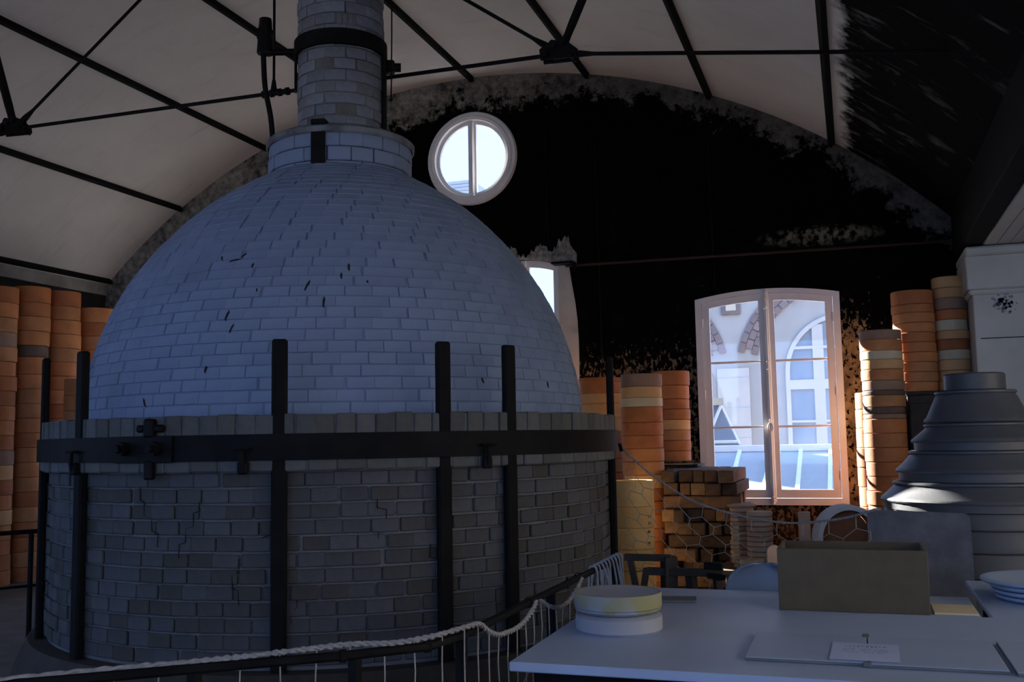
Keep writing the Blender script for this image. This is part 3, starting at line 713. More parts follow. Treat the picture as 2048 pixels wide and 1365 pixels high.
q = MB(); q.lathe([(CR-.008, ZC1), (CR-.008, 6.45)], 48); shaft = q.build('chimney_shaft', 'chimney_joint', K)
cm = []
for v in range(3):
    q = MB(); l = 2*PI*CR/13*(.965+.012*v)
    # curved brick: five facets along its length
    N = 4; th = l/CR; hh = .083+.003*v
    vs = []
    for k in range(N+1):
        a = -th/2+th*k/N
        for r_, z_ in ((CR-.02, 0), (CR, .003), (CR, hh-.003), (CR-.02, hh)): vs.append((r_*math.sin(a), r_*math.cos(a)-CR, z_))
    fs = []
    for k in range(N):
        for j in range(3): fs.append((4*k+j, 4*k+j+1, 4*k+5+j, 4*k+4+j))
    fs.append((0, 3, 2, 1)[::-1]); fs.append(tuple(4*N+j for j in (0, 3, 2, 1)))
    q.add(vs, fs); cm.append(q.mesh('chimney_brick', 'chimney'))
for c in range(27):
    for i in range(13): link('chimney_brick', random.choice(cm), shaft, mtx=polar(2*PI*(i+.5*(c % 2)+random.uniform(-.05, .05))/13, CR+random.gauss(0, .0035), ZC1+.02+c*.0915))
zb0 = 4.70
q = MB(); q.lathe([(CR+.0, zb0), (CR+.03, zb0+.004), (CR+.03, zb0+.125), (CR, zb0+.13)], 48); cbnd = q.build('chimney_band', 'iron', K)
a = FRONT+PI/2-.08; mt = polar(a, CR+.02, zb0)
q = MB(); q.bbox((-.05, 0, -.10), (.05, .07, .0), .012, mt); q.tube([mt @ Vector((0, .05, -.05)), mt @ Vector((0, .12, -.05))], .036, 6); q.build('band_bolt', 'iron', cbnd)
q = MB(); q.lathe([(CR, 5.42), (CR+.02, 5.425), (CR+.02, 5.50), (CR, 5.505)], 48); q.build('chimney_band', 'iron', K)
for a, z0, z1 in ((FRONT+PI/2-.30, 3.97, 4.72), (FRONT-PI/2+.05, 4.42, 4.72)):
    q = MB(); q.bbox((-.045, 0, z0), (.045, .022, z1), .006, polar(a, CR+.004, 0)); q.build('strap', 'iron', K)
a = FRONT-.30; q = MB(); q.bbox((-.055, 0, 3.63), (.055, .022, 3.93), .006, polar(a, .566, 0)); q.bbox((-.06, -.12, 3.985), (.06, .02, 4.03), .01, polar(a, .566, 0)); q.build('collar_strap', 'iron', K)
# stay bar with bracket left of the chimney
e = Vector((-math.sin(FRONT), math.cos(FRONT), 0)); e = -e if e.dot(r2) > 0 else e          # towards picture left
def side(u, z, fwd=0.0): return Vector((e.x*u+math.cos(FRONT)*fwd, e.y*u+math.sin(FRONT)*fwd, z))
q = MB(); q.tube(catmull([side(.62, 4.90), side(.615, 4.70), side(.60, 4.45), side(.555, 4.2), side(.535, 3.96)], 6), .022, 8); q.build('stay_bar', 'iron', K)
q = MB(); q.tube([side(.60, 4.74), side(.33, 4.76)], .028, 8); q.tube([side(.66, 4.90), side(.54, 4.88)], .05, 8); q.tube([side(.60, 4.73), side(.60, 5.02)], [.07, .05], 8); q.build('stay_bracket', 'iron', K)

# hanging wire beside the chimney
b = MB(); b.tube(catmull([(-3.335, 7.0, vault_z(-3.335)), (-3.345, 7.0, 5.6), (-3.335, 7.0, 5.0), (-3.345, 7.0, 4.3)], 4), .006, 6)
b.lathe([(0, -.015), (.016, 0), (0, .015)], 8, (-3.345, 7.0, 4.3))
tag(b.build('hanging_wire', 'iron'), 'thin black wire hanging down beside the kiln chimney', 'wire')

# ================================================================== SAGGARS
def ring_mesh(r, h, mat):
    key = (round(r, 3), round(h, 3), mat)
    if key not in RM:
        w_ = .022
        q = MB(); q.lathe([(r-w_, .004), (r-.006, 0.0), (r, .006), (r+.001, h*.5), (r, h-.007), (r-.006, h-.001), (r-w_, h-.004), (r-w_, .004)], 30); RM[key] = q.mesh('saggar_ring', mat)
    return RM[key]
RM = {}
CN = {'orange': 'orange', 'buff': 'buff', 'pale': 'pale', 'dark': 'blackened', 'umber': 'grey-brown', 'cream': 'cream'}
def stack(X, Y, r, z0, hs, cols, where, group, jitter=.004):
    """rings listed from the top down; hs = heights"""
    tot = sum(hs); z = z0+tot; res = []
    for i, (h, c) in enumerate(zip(hs, cols)):
        z -= h
        rr = r*random.choice((.985, 1.0, 1.0, 1.012))
        o = link('saggar_ring', ring_mesh(rr, h-.0015, c), None, (X+random.gauss(0, jitter), Y+random.gauss(0, jitter), z), (0, 0, random.uniform(0, 6)))
        tag(o, f"{CN[c]} clay saggar ring, {'topmost' if i == 0 else ORD[i]+' from top'} of {where}", 'saggar', group); res.append((o, z, h))
    return res
def fill(top, z0, ztop, hmean, base='orange', odd=()):
    hs = [h for h, _ in top]; cs = [c for _, c in top]; left = ztop-z0-sum(hs); n_ = max(1, round(left/hmean))
    hs += [left/n_]*n_; cs += [random.choice(odd) if odd and random.random() < .18 else base for _ in range(n_)]; return hs, cs
G2 = 'saggar rings stacked between kiln and window'; G3 = 'saggar rings stacked beside the white pier'; G1 = 'saggar rings stacked along the left wall'
hs, cs = fill([(.05, 'orange'), (.13, 'orange'), (.12, 'buff')], 0, 2.28, .15, 'orange', ('buff',)); stack(-2.70, 11.1, .249, 0, hs, cs, "stack nearest the half-hidden window", G2)
hs, cs = fill([(.135, 'umber'), (.115, 'buff'), (.095, 'pale'), (.16, 'orange')], 0, 2.262, .138, 'orange'); hs[-6:] and cs.__setitem__(8, 'buff'); stack(-2.095, 10.4, .216, 0, hs, cs, "stack behind the cream stack", G2)
hs, cs = fill([(.16, 'orange'), (.15, 'orange')], 1.335, 2.325, .115, 'orange', ('buff',)); stack(-1.903, 11.1, .200, 1.335, hs, cs, "stack standing on the timber pile", G2)
hs, cs = fill([(.24, 'cream')], 0, 1.205, .19, 'cream'); cream = stack(-1.989, 9.3, .198, 0, hs, cs, "cream stack beside the kiln", G2)
# pencilled marks on the cream stack
am = math.atan2(-9.3, 1.989)+.85
for zz in (.86, .80, .72, .62, .15, .09):
    o, z_, h_ = next(t for t in cream if t[1] <= zz < t[1]+t[2]); zz = min(zz, z_+h_-.035); q = MB(); P_ = []
    mt = o.matrix_basis.inverted() @ Matrix.Translation((-1.989, 9.3, 0)) @ Matrix.Rotation(am-PI/2+random.uniform(-.06, .06), 4, 'Z')
    q.tube([mt @ Vector((x, .2, zz+y)) for x, y in ((-.012, .0), (-.010, .028), (.002, .012), (.012, .028), (.014, 0))], .003, 5); q.build('pencil_mark', 'mark', o, 0)
hs, cs = fill([(.10, 'umber'), (.115, 'orange'), (.09, 'pale'), (.10, 'buff'), (.115, 'orange'), (.10, 'umber'), (.05, 'dark'), (.12, 'orange'), (.07, 'dark'), (.05, 'umber')], 0, 2.655, .14, 'orange'); stack(.308, 11.0, .208, 0, hs, cs, "stack closest to the six-pane window", G3)
hs, cs = fill([(.18, 'orange'), (.2, 'buff')], 0, 2.035, .21, 'orange', ('buff',)); stack(.215, 11.42, .190, 0, hs, cs, "stack squeezed against the end wall", G3)
hs, cs = fill([(.15, 'orange'), (.09, 'orange')], 2.02, 3.085, .105, 'orange'); stack(.652, 11.31, .209, 2.02, hs, cs, "wider stack on the black cupboard", G3)
hs = [.11, .10, .11, .10, .105, .085, .10, .095, .105, .10, .10]; cs = ['buff', 'buff', 'umber', 'orange', 'pale', 'buff', 'orange', 'pale', 'buff', 'buff', 'buff']
stack(1.028, 11.46, .172, 2.02, [h*1.17/1.11*1.035 for h in hs], cs, "narrow stack beside the white pier", G3)
for X, Y, r, zt, where in ((-9.72, 9.34, .235, 3.54, 'left-wall stack farthest from the corner'), (-9.66, 9.815, .222, 3.60, 'left-wall stack with one blackened ring'), (-9.60, 10.275, .222, 3.60, 'left-wall stack next to the corner one'), (-9.52, 10.80, .28, 3.43, 'wide corner stack by left wall')):
    hs, cs = fill([(.20, 'orange')], 0, zt, .175, 'orange', ('buff', 'umber') if X < -9.7 else ())
    if X == -9.66: cs[4] = 'dark'; hs[4] *= .8; hs[5] += hs[4]*.25
    stack(X, Y, r, 0, hs, cs, where, G1)
hs, cs = fill([(.2, 'orange')], 0, 2.42, .18, 'orange'); stack(-8.78, 9.75, .20, 0, hs, cs, 'short stack behind the kiln posts', G1)
# cupboard carrying two of the stacks
t = thing('cupboard', 'soot-black wooden cupboard under two saggar stacks by the pier', 'cupboard', (.82, 11.3, 0))
b = MB(); b.bbox((-.28, -.32, .0), (.36, .42, 1.98), .01); b.build('body', 'timber_dark', t)
b = MB(); b.bbox((-.29, -.34, 1.98), (.37, .43, 2.018), .008); b.build('top', 'timber_dark', t)
for sx in (-.27, .05):
    b = MB(); b.bbox((sx, -.345, .08), (sx+.30, -.322, 1.9), .008); d = b.build('door', 'timber_dark', t)
    b = MB(); b.tube([(sx+(.26 if sx < -.1 else .04), -.345, 1.0), (sx+(.26 if sx < -.1 else .04), -.375, 1.0)], .014, 8); b.build('knob', 'iron', d)

# ------------------------------------------------------------------ grey bell-shaped stack of flared rings
CX, CY = .915, 8.6
def bell(prof, label):
    z0 = min(z for _, z in prof); q = MB(); q.lathe([(r, z-z0) for r, z in prof], 56)
    tag(q.build('flared_ring', 'grey', None, 40, (CX, CY, z0)), label, 'kiln ring', 'grey flared rings stacked into a bell')
g = .002
bell([(.0, 1.918), (.215, 1.918), (.222, 1.925), (.222, 2.04), (.21, 2.052), (.17, 2.052), (.165, 1.99), (0, 1.98)], 'small grey cylinder crowning the bell-shaped stack of rings')
def flared(r0, z0, r1, z1, neck, bead=.016):
    """r0 top radius at z0, flaring to r1 at z1; neck = straight part under the bead"""
    return [(r1-.05, z1-neck+g), (r1-.014, z1-neck+g), (r1-.012, z1-.006), (r1+bead*.2, z1-.004), (r1+bead*.6, z1+.008), (r1+bead*.2, z1+.022), (r1-.012, z1+.032), (r0+.012, z0-.045), (r0-.002, z0-.03), (r0+.012, z0-.018), (r0+.012, z0-.006), (r0, z0), (r0-.05, z0), (r1-.05, z1-neck+g)]
bell(flared(.285, 1.916, .378, 1.680, .012), 'topmost flared grey ring of the bell-shaped stack')
bell(flared(.378, 1.666, .480, 1.524, .066), 'second flared grey ring from the top of the bell-shaped stack')
bell(flared(.503, 1.456, .606, 1.294, .070), 'third flared grey ring from the top of the bell-shaped stack')
bell(flared(.632, 1.222, .730, 1.075, .062), 'fourth flared grey ring from the top of the bell-shaped stack')
zz = 1.011
for i, h in enumerate((.125, .16, .178, .16, .18, .204)):
    nm = ['topmost', 'second', 'third', 'fourth', 'fifth', 'sixth'][i]
    bell([(.64, zz-h+g), (.705, zz-h+g), (.714, zz-h+.012), (.714, zz-.012), (.705, zz-.001), (.64, zz-.001), (.64, zz-h+g)], f'{nm} straight grey ring below the flared rings of the bell stack'); zz -= h

# leaning slab
q = MB(); P = [(0, 0), (.635, 0), (.635, 1.03)]+[(.635-.04+.04*math.cos(a), 1.03+.04*math.sin(a)) for a in (0.4, .9, 1.4)]+[(.02, 1.095), (0, 1.075)]
q.prism(P, 'y', 0, .045); sl = q.build('stone_slab', 'slab', None, 30, (.06, 7.12, 0)); sl.rotation_euler = (math.radians(-4.5), 0, math.radians(1.5))
tag(sl, 'grey stone slab leaning against the bell-shaped grey stack', 'slab')

# ------------------------------------------------------------------ timber pile with a board on top
PX0, PY0 = -1.84, 10.0
wm = []
for v, (w_, h_) in enumerate(((.125, .118), (.10, .118), (.145, .118))):
    q = MB(); q.bbox((0, 0, 0), (w_, 1.22, h_), .008); wm.append((w_, q.mesh('timber', 'wood')))
wl = []
for v in range(2):
    q = MB(); q.bbox((0, 0, 0), (.76-.06*v, .11, .118), .008); wl.append(q.mesh('timber', 'wood'))
LAY = 10; lh = .1275
for k in range(LAY):
    z = k*lh; nm = ORD[LAY-1-k]
    if k % 3 == 1:
        for j in range(4):
            o = link('timber', random.choice(wl), None, (PX0+random.uniform(-.01, .05), PY0+.04+j*.33, z)); tag(o, f"crosswise dark timber in pile, {nm} layer down, {['front one', 'second back', 'third back', 'rearmost'][j]}", 'timber', 'crosswise timbers of the pile')
        continue
    x = PX0; cnt = 0
    while x < PX0+.70:
        w_, me_ = random.choice(wm)
        if k == LAY-1 and not (x > PX0+.42): x += .001
        o = link('timber', me_, None, (x, PY0+random.choice((-.13, -.03, 0, .02, .05, .10)), z)); o.scale = (1, 1, 1)
        tag(o, f"square timber end in pile, {nm} layer{'' if nm == 'topmost' else ' down'}, {'nearest' if cnt == 0 else ORD[cnt]+' from'} the cream stack", 'timber', 'end-out timbers of the pile'); cnt += 1
        x += w_+random.choice((.004, .008, .03))
    
b = MB(); b.bbox((-2.15, 10.85, LAY*lh+.0), (-1.6, 11.38, LAY*lh+.028), .005); tag(b.build('board', 'timber_dark'), 'dark board between the timber pile and a saggar stack', 'board')
b = MB(); b.bbox((-1.98, 10.80, LAY*lh+.0285), (-1.66, 10.87, LAY*lh+.034), .002); 
tag(b.build('cloth_strip', 'pale'), 'pale folded cloth strip on the board over the timbers', 'cloth')

# ------------------------------------------------------------------ low bench with stacks of clay bats, upright ring
t = thing('low_bench', 'low brown timber bench carrying stacks of clay bats', 'bench', (-.65, 9.55, 0))
b = MB(); b.bbox((-.56, -.36, .365), (.86, .36, .405), .006); b.build('top', 'bench', t)
for x in (-.50, .76):
    for y in (-.30, .2):
        b = MB(); b.bbox((x, y, 0), (x+.06, y+.06, .364), .005); b.build('leg', 'bench', t)
def bat_mesh(r, h, key):
    q = MB(); q.lathe([(0, 0), (r-.012, 0), (r, .006), (r, h-.008), (r-.006, h-.001), (r-.02, h), (0, h)], 28); return q.mesh('clay_bat', 'bat')
def bats(X, Y, r, z0, n_, h, where, group, top=None):
    m0 = bat_mesh(r, h-.006, 0)
    for i in range(n_):
        o = link('clay_bat', m0, None, (X+random.gauss(0, .003), Y+random.gauss(0, .003), z0+(n_-1-i)*h), (0, 0, random.uniform(0, 6)))
        o.scale = (1, 1, h/(h-.006)*.985)
        nm = ('topmost' if i == 0 else ORD[i]+' from top') if top is None else ORD[i+1]+' from top'
        tag(o, f"round clay bat, {nm} of {where}", 'clay bat', group)
    if top:
        q = MB(); q.lathe([(0, 0), (top-.02, .0), (top, .012), (top, .02), (top-.01, .026), (0, .026)], 28)
        tag(q.build('clay_bat', 'bat', None, 35, (X, Y, z0+n_*h)), f"wide round clay bat on top of {where}", 'clay bat', group)
bats(-1.04, 9.76, .112, .405, 12, .0435, 'the tall bat stack under the wide bat', 'clay bats stacked on the bench', .138)
bats(-.862, 9.55, .117, .405, 11, .0455, 'the bat stack beside the wide-topped one', 'clay bats stacked on the bench')
bats(-.92, 9.29, .11, .405, 2, .05, 'the low pair at the bench front', 'clay bats stacked on the bench')
sm_ = None
for i in range(14):
    if sm_ is None:
        q = MB(); q.lathe([(0, 0), (.022, 0), (.030, .008), (.030, .02), (.022, .028), (0, .028)], 16); sm_ = q.mesh('kiln_stilt', 'bat')
    o = link('kiln_stilt', sm_, None, (-1.062, 9.40, .405+(13-i)*.0345)); o.scale = (1, 1, 1.22)
    tag(o, f"small round clay stilt, {'topmost' if i == 0 else ORD[i]+' from top'} of the slender stilt column", 'stilt', 'clay stilts stacked in a column')
# upright plaster ring with terracotta lining and what lies round it
t = thing('plaster_ring', 'white plaster ring with terracotta lining, standing upright under the window', 'ring', (-.10, 9.35, .405))
q = MB(); q.lathe([(.24, -.07), (.285, -.085), (.29, .07), (.245, .085), (.24, -.07)], 40); q.v = [(x, z, y+.29) for x, y, z in q.v]; q.f = [f[::-1] for f in q.f]; o = q.build('ring', 'plaster_ring', t)
q = MB(); q.lathe([(.236, -.06), (.2395, -.06), (.2395, .07), (.236, .07), (.236, -.06)], 40); q.v = [(x, z, y+.29) for x, y, z in q.v]; q.f = [f[::-1] for f in q.f]; q.build('lining', 'terracotta', t)
q = MB(); q.lathe([(0, 0), (.235, 0), (.235, .02), (0, .02)], 40); q.v = [(x, z+.07, y+.29) for x, y, z in q.v]; q.f = [f[::-1] for f in q.f]; q.build('back_disc', 'terracotta', t)
t.rotation_euler = (0, 0, math.radians(22))
t = thing('clay_pedestal', 'brown clay pedestal with a white saucer under the upright ring', 'pedestal', (0.05, 8.95, 0))
b = MB(); b.lathe([(0, 0), (.11, 0), (.10, .3), (.085, .62), (0, .62)], 20); b.build('column', 'terracotta', t)
b = MB(); b.lathe([(0, .62), (.06, .62), (.115, .65), (.12, .662), (.10, .664), (0, .645)], 28); b.build('saucer', 'plaster_ring', t)
b = MB(); b.bbox((-.05, -.05, 0), (.05, .05, .51), .008); tag(b.build('clay_prop', 'clay_pink', None, 35, (-.455, 9.36, .405)), 'square pinkish clay prop standing left of the upright ring', 'prop')

# ------------------------------------------------------------------ tables and what lies on them
def table(name, label, x0, x1, y0, y1, z, th, mat='laminate', leg=.045):
    t = thing(name, label, 'table', ((x0+x1)/2, (y0+y1)/2, 0)); w_, d_ = (x1-x0)/2, (y1-y0)/2
    b = MB(); b.bbox((-w_, -d_, z-th), (w_, d_, z), .004); b.build('table_top', mat, t)
    for sx in (-1, 1):
        for sy in (-1, 1):
            b = MB(); cx, cy = sx*(w_-.10), sy*(d_-.08); b.bbox((cx-leg/2, cy-leg/2, 0), (cx+leg/2, cy+leg/2, z-th), .004); b.build('leg', 'iron', t)
    for sy in (-1, 1):
        b = MB(); cy = sy*(d_-.08); b.bbox((-w_+.12, cy-.012, z-th-.06), (w_-.12, cy+.012, z-th), .003); b.build('apron', 'iron', t)
    return t
table('work_table', 'long pale laminate table with two round plaster discs on it', -1.283, 1.9, 3.685, 5.075, .76, .036)
table('side_table', 'narrow table behind, holding the open fibreboard box', -1.12, .515, 5.10, 5.72, .752, .03)
table('plate_table', 'pale table carrying the stack of round plates', .56, 1.9, 5.10, 6.35, .752, .03)
# discs
def disc(nm, label, X, Y, z, r, h, prof, mat):
    q = MB(); q.lathe(prof(r, h), 56); return tag(q.build(nm, mat, None, 40, (X, Y, z)), label, 'plaster disc')
def make_disc_mat(name, lim):
    m, nt, b = newmat(name); k = NB(nt); s = k.sep()
    r_ = k.math('SQRT', k.math('ADD', k.math('MULTIPLY', s[0], s[0]), k.math('MULTIPLY', s[1], s[1])))
    side_ = k.map(r_, .172, .18); n_ = k.noise(9, 4)
    base = k.mix(k.map(k.noise(4, 3), .3, .7), (.27, .285, .34), (.31, .325, .38))
    yel = k.mix(k.map(n_, .35, .65), (.26, .27, .26), (.25, .24, .11))
    band = k.math('MULTIPLY', side_, k.map(k.math('ADD', s[2], k.map(n_, .3, .7, -.02, .02)), lim[0], lim[1], 0, 1))
    k.link(k.mix(k.math('MULTIPLY', band, lim[2]), base, yel), b.inputs['Base Color']); b.inputs['Roughness'].default_value = .7; k.bump(k.noise(40, 3), b, .08); return m
MT['disc_top'] = make_disc_mat('mouldy_plaster', (.015, .03, 1.0)); MT['disc_low'] = make_disc_mat('plaster_disc', (.0, .12, .25))
disc('plaster_disc', 'lower white plaster disc on the work table', -1.018, 4.405, .76, .19, .080, lambda r, h: [(0, 0), (r-.012, 0), (r-.004, .008), (r, .012), (r, h-.014), (r-.012, h-.004), (r-.03, h), (0, h)], 'disc_low')
disc('plaster_disc', 'upper plaster disc with yellow mouldy rim', -1.022, 4.41, .841, .193, .086, lambda r, h: [(0, 0), (r-.03, 0), (r-.014, .006), (r-.004, .014), (r-.008, .020), (r, .026), (r, h-.005), (r-.003, h), (r-.008, h-.001), (0, h-.003)], 'disc_top')
# flat panels with a printed notice
def panel(x0, x1, y0, y1, label, notch=None):
    q = MB(); q.bbox((0, 0, 0), (x1-x0, y1-y0, .014), .002)
    fcs = q.f; 
    for i, f in enumerate(fcs):
        zs_ = [q.v[j][2] for j in f]; q.mi[i] = 0 if min(zs_) > .0115 else 1
    t = q.build('flat_panel', ['panel', 'panel_edge'], None, 0, (x0, y0, .7605)); return tag(t, label, 'panel')
panel(-.428, .008, 3.92, 4.425, 'flat grey panel farthest from the plate stack, left half under the notice')
panel(.012, .470, 3.905, 4.43, 'flat grey panel between the two other panels, under the notice')
panel(.492, 1.05, 3.885, 4.44, 'flat grey panel beside a wide dark gap, without a notice')
for y, lab in ((4.40, 'dark cleat across the panel joint behind the notice'), (3.902, 'dark cleat across the panel joint in front of the notice')):
    b = MB(); b.bbox((-.014, 0, 0), (.014, .055 if y > 4 else .02, .018), .003); tag(b.build('cleat', 'panel_edge', None, 35, (.006, y, .7612)), lab, 'cleat')
t = thing('notice', 'white printed paper notice lying on the grey panels', 'notice', (0, 4.1, .7765)); t.rotation_euler = (0, 0, math.radians(-1.0))
b = MB(); b.box((-.122, -.155, 0), (.122, .155, .0012)); b.build('sheet', 'paper', t, 0)
# print too small to read: rows of letter-sized strokes
q = MB()
for y, h_, n_, w_ in ((.085, .022, 10, .014), (.035, .012, 17, .0085), (.005, .012, 18, .0085), (-.025, .010, 15, .0085)):
    for i in range(n_):
        if n_ > 12 and i in (5, 6, 11): continue
        x = (i-(n_-1)/2)*w_*1.12; hh = h_*random.choice((.7, 1, 1)); ww = w_*random.uniform(.45, .8)
        q.box((x-ww/2, y, .0012), (x-ww/2+.0025, y+hh, .0016)); q.box((x-ww/2, y+random.choice((0, .5, .8))*hh, .0012), (x+ww/2, y+random.choice((0, .5, .8))*hh*0+random.choice((.3, .6))*hh+.002, .0016))
q.build('lettering', 'ink', t, 0, kind='stuff')
# open fibreboard box
t = thing('open_box', 'open brown fibreboard box on the narrow table', 'box', (-.04, 5.12, .752))
X0, X1, D_, H_, th = -.345, .338, .40, .295, .016
def bp(nm, lo, hi):
    b = MB(); b.bbox(lo, hi, .002); b.build(nm, 'mdf', t)
bp('front_panel', (X0, 0, 0), (X1, th, H_)); bp('back_panel', (X0, D_-th, 0), (X1, D_, H_)); bp('base', (X0+th, th, 0), (X1-th, D_-th, .012))
bp('side_panel', (X0, th, 0), (X0+th, D_-th, H_)); bp('side_panel', (X1-th, th, 0), (X1, D_-th, H_))
# little things on the narrow table
b = MB(); P = [(-.045, 0), (.045, 0), (.045, .888)]+[(.045*math.cos(a), .888+.045*math.sin(a)) for a in [PI*i/8 for i in range(1, 8)]]+[(-.045, .888)]
b.prism(P, 'y', 0, .035); o = tag(b.build('clay_board', 'clay_pink', None, 40, (-.49, 6.35, 0)), 'round-topped pinkish clay board standing behind the open box', 'clay board'); o.rotation_euler = (0, 0, .25)
b = MB(); b.bbox((.34, 0, 0), (.53, .26, .010), .002); 
b.v = [(x-.34, y, z) for x, y, z in b.v]; tag(b.build('thin_board', 'pale', None, 35, (.315, 5.14, .7525)), 'thin pale board lying beside the open box', 'board')
b = MB(); b.bbox((0, 0, 0), (.22, .15, .012), .003); o = tag(b.build('slate_tile', 'panel_edge', None, 35, (-1.02, 5.2, .7525)), 'dark flat slate tile on the narrow table', 'tile'); o.rotation_euler = (0, 0, .15)
# stack of plates
pf = lambda r: [(0, 0), (r*.86, 0), (r*.97, .006), (r, .015), (r*.985, .024), (r*.93, .027), (r*.86, .023), (0, .022)]
for i, (r, dz) in enumerate(((.325, .091), (.29, .064), (.285, .037), (.275, .010))):
    q = MB(); q.lathe(pf(r), 48); nm = ['topmost and widest', 'second', 'third', 'lowest'][i]
    tag(q.build('round_plate', 'bat' if False else 'grey_plate' if 'grey_plate' in MT else 'panel', None, 40, (.90+.006*i, 5.72, .752+i*0+dz-.010)), f'{nm} round grey plate in the stack on the plate table', 'plate', 'grey plates stacked on the table')
# shell chair
t = thing('shell_chair', 'blue-grey plastic shell chair tucked behind the narrow table', 'chair', (-.53, 5.98, 0))
q = MB(); N = 18; Mv = 40; vs = []; fs = []
def shell(u, v):                     # v 0 = front of seat, 1 = top of back
    w_ = .225*(1-.10*abs(v-.5)); x = (u-.5)*2
    if v < .5: y = -.36+v*2*.34; z = .46-.03*math.sin(v*2*PI/2)+.03*x*x
    else:
        tt = (v-.5)*2; y = -.02+.075*tt-.05*x*x*tt; z = .46+.41*tt; 
        if tt > .55: w_ *= math.sqrt(max(1-((tt-.55)/.452)**2.6, .0))*.97+.03
        z += 0
    return (x*w_, y, z)
for j in range(Mv+1):
    for i in range(N+1): vs.append(shell(i/N, j/Mv if j < Mv else .995))
for j in range(Mv):
    for i in range(N): a = j*(N+1)+i; fs.append((a, a+1, a+N+2, a+N+1))
q.add(vs, fs); o = q.build('shell', 'chair', t, 60); md = o.modifiers.new('thick', 'SOLIDIFY'); md.thickness = .012; md.offset = 0
for sx in (-1, 1):
    for sy, yy in ((-1, -.30), (1, -.02)):
        b = MB(); b.tube([(sx*.16, yy, .44), (sx*.20, yy+sy*.05, 0)], .012, 8); b.build('leg', 'iron', t)

# ------------------------------------------------------------------ trestle with clamp
t = thing('trestle', 'black timber trestle with V brace in front of the timber pile', 'trestle', (-1.2, 6.8, 0))
def bar(nm, a, b_, w_=.035, mat='timber_dark'):
    A, B = Vector(a), Vector(b_); q = MB(); L = (B-A).length; mt = Matrix.Translation(A) @ (B-A).to_track_quat('Z', 'X').to_matrix().to_4x4()
    q.bbox((-w_/2, -w_/2, 0), (w_/2, w_/2, L), .004, mt); q.build(nm, mat, t)
bar('top_bar', (-.32, 0, .79), (.0, 0, .79), .045); bar('cross_bar', (-.17, 0, .70), (.34, 0, .70), .05); bar('brace', (-.28, 0, .77), (-.215, 0, .42), .04); bar('brace', (-.17, 0, .72), (-.225, 0, .42), .04)
bar('leg', (-.02, .02, .80), (-.04, .05, 0), .09); bar('leg', (.12, .02, .72), (.16, .10, 0), .06); bar('leg', (-.225, 0, .44), (-.26, -.05, 0), .045); bar('leg', (.30, .0, .70), (.34, -.06, 0), .05)
bar('clamp_screw', (.22, -.02, .75), (.34, -.02, .745), .045, 'iron'); bar('clamp_jaw', (.24, -.03, .685), (.36, -.03, .675), .035, 'iron')
b = MB(); b.bbox((0, 0, 0), (.14, .22, .5), .006); tag(b.build('carton', 'paper', None, 35, (-.98, 6.15, 0)), 'pale carton on the floor behind the narrow table', 'carton')

# ------------------------------------------------------------------ railing, ropes and nets
rl = thing('railing', 'black pipe railing running past the kiln to the table', 'railing', (-1.35, 4.0, 0))
O = Vector((-1.35, 4.0, 0))
RP = [(-1.338, 5.80), (-1.36, 4.3), (-1.37, 3.42), (-1.42, 3.22), (-1.63, 3.02), (-2.30, 2.50), (-3.1, 1.9)]
q = MB(); q.tube([Vector((x, y, .9))-O for x, y in RP], .0165, 10); q.build('top_rail', 'iron', rl)
q = MB(); q.tube([Vector((x, y, .42))-O for x, y in RP], .012, 8); q.build('mid_rail', 'iron', rl)
for x, y in ((-1.338, 5.78), (-1.358, 4.5), (-1.37, 3.42), (-1.60, 3.045), (-2.0, 2.735), (-2.9, 2.05)):
    q = MB(); q.bbox((x-.018, y-.018, 0), (x+.018, y+.018, .89), .003); q.v = [tuple(Vector(v)-O) for v in q.v]; q.build('post', 'iron', rl)
for x, y in ((-1.362, 4.18), (-1.36, 5.0), (-1.42, 3.23), (-1.63, 3.02)):
    q = MB(); q.lathe([(.018, -.012), (.022, -.01), (.022, .01), (.018, .012)], 10); 
    dirv = Vector((0, 1, 0)) if y > 3.3 else Vector((.77, .62, 0)); mt = Matrix.Translation(Vector((x, y, .9))-O) @ dirv.to_track_quat('Z', 'X').to_matrix().to_4x4(); q.v = [tuple(mt @ Vector(v)) for v in q.v]; q.build('rope_tie', 'iron_dark', rl)
def rope_mesh(q, pts, r):
    """twisted two-strand rope"""
    pts = catmull(pts, 10); L = 0; A = []; B = []
    for i, p in enumerate(pts):
        t_ = (pts[min(i+1, len(pts)-1)]-pts[max(i-1, 0)]).normalized(); s_ = Vector((0, 0, 1)).cross(t_).normalized(); n_ = t_.cross(s_)
        if i: L += (p-pts[i-1]).length
        for S_, ph in ((A, 0), (B, PI)):
            a = L*2*PI/.06+ph; S_.append(p+(s_*math.cos(a)+n_*math.sin(a))*r*.5)
    q.tube(A, r*.62, 6); q.tube(B, r*.62, 6)
net = thing('rail_net', 'white rope with knotted net hanging from the black railing', 'net', (-1.35, 4.0, 0))
RA = [(-3.05, 1.98, .925), (-2.6, 2.27, .915), (-2.25, 2.56, .918), (-1.95, 2.78, .922), (-1.75, 2.93, .93), (-1.62, 3.05, .932), (-1.50, 3.14, .925), (-1.41, 3.25, .93), (-1.34, 3.42, .937), (-1.335, 3.52, .925), (-1.33, 3.60, .885), (-1.33, 3.70, .855), (-1.33, 3.80, .845), (-1.33, 3.92, .84), (-1.33, 4.03, .85), (-1.33, 4.13, .875), (-1.335, 4.21, .90)]
RB = [(-1.335, 4.27, .895), (-1.33, 4.42, .845), (-1.33, 4.62, .82), (-1.33, 4.82, .85), (-1.335, 4.98, .90)]
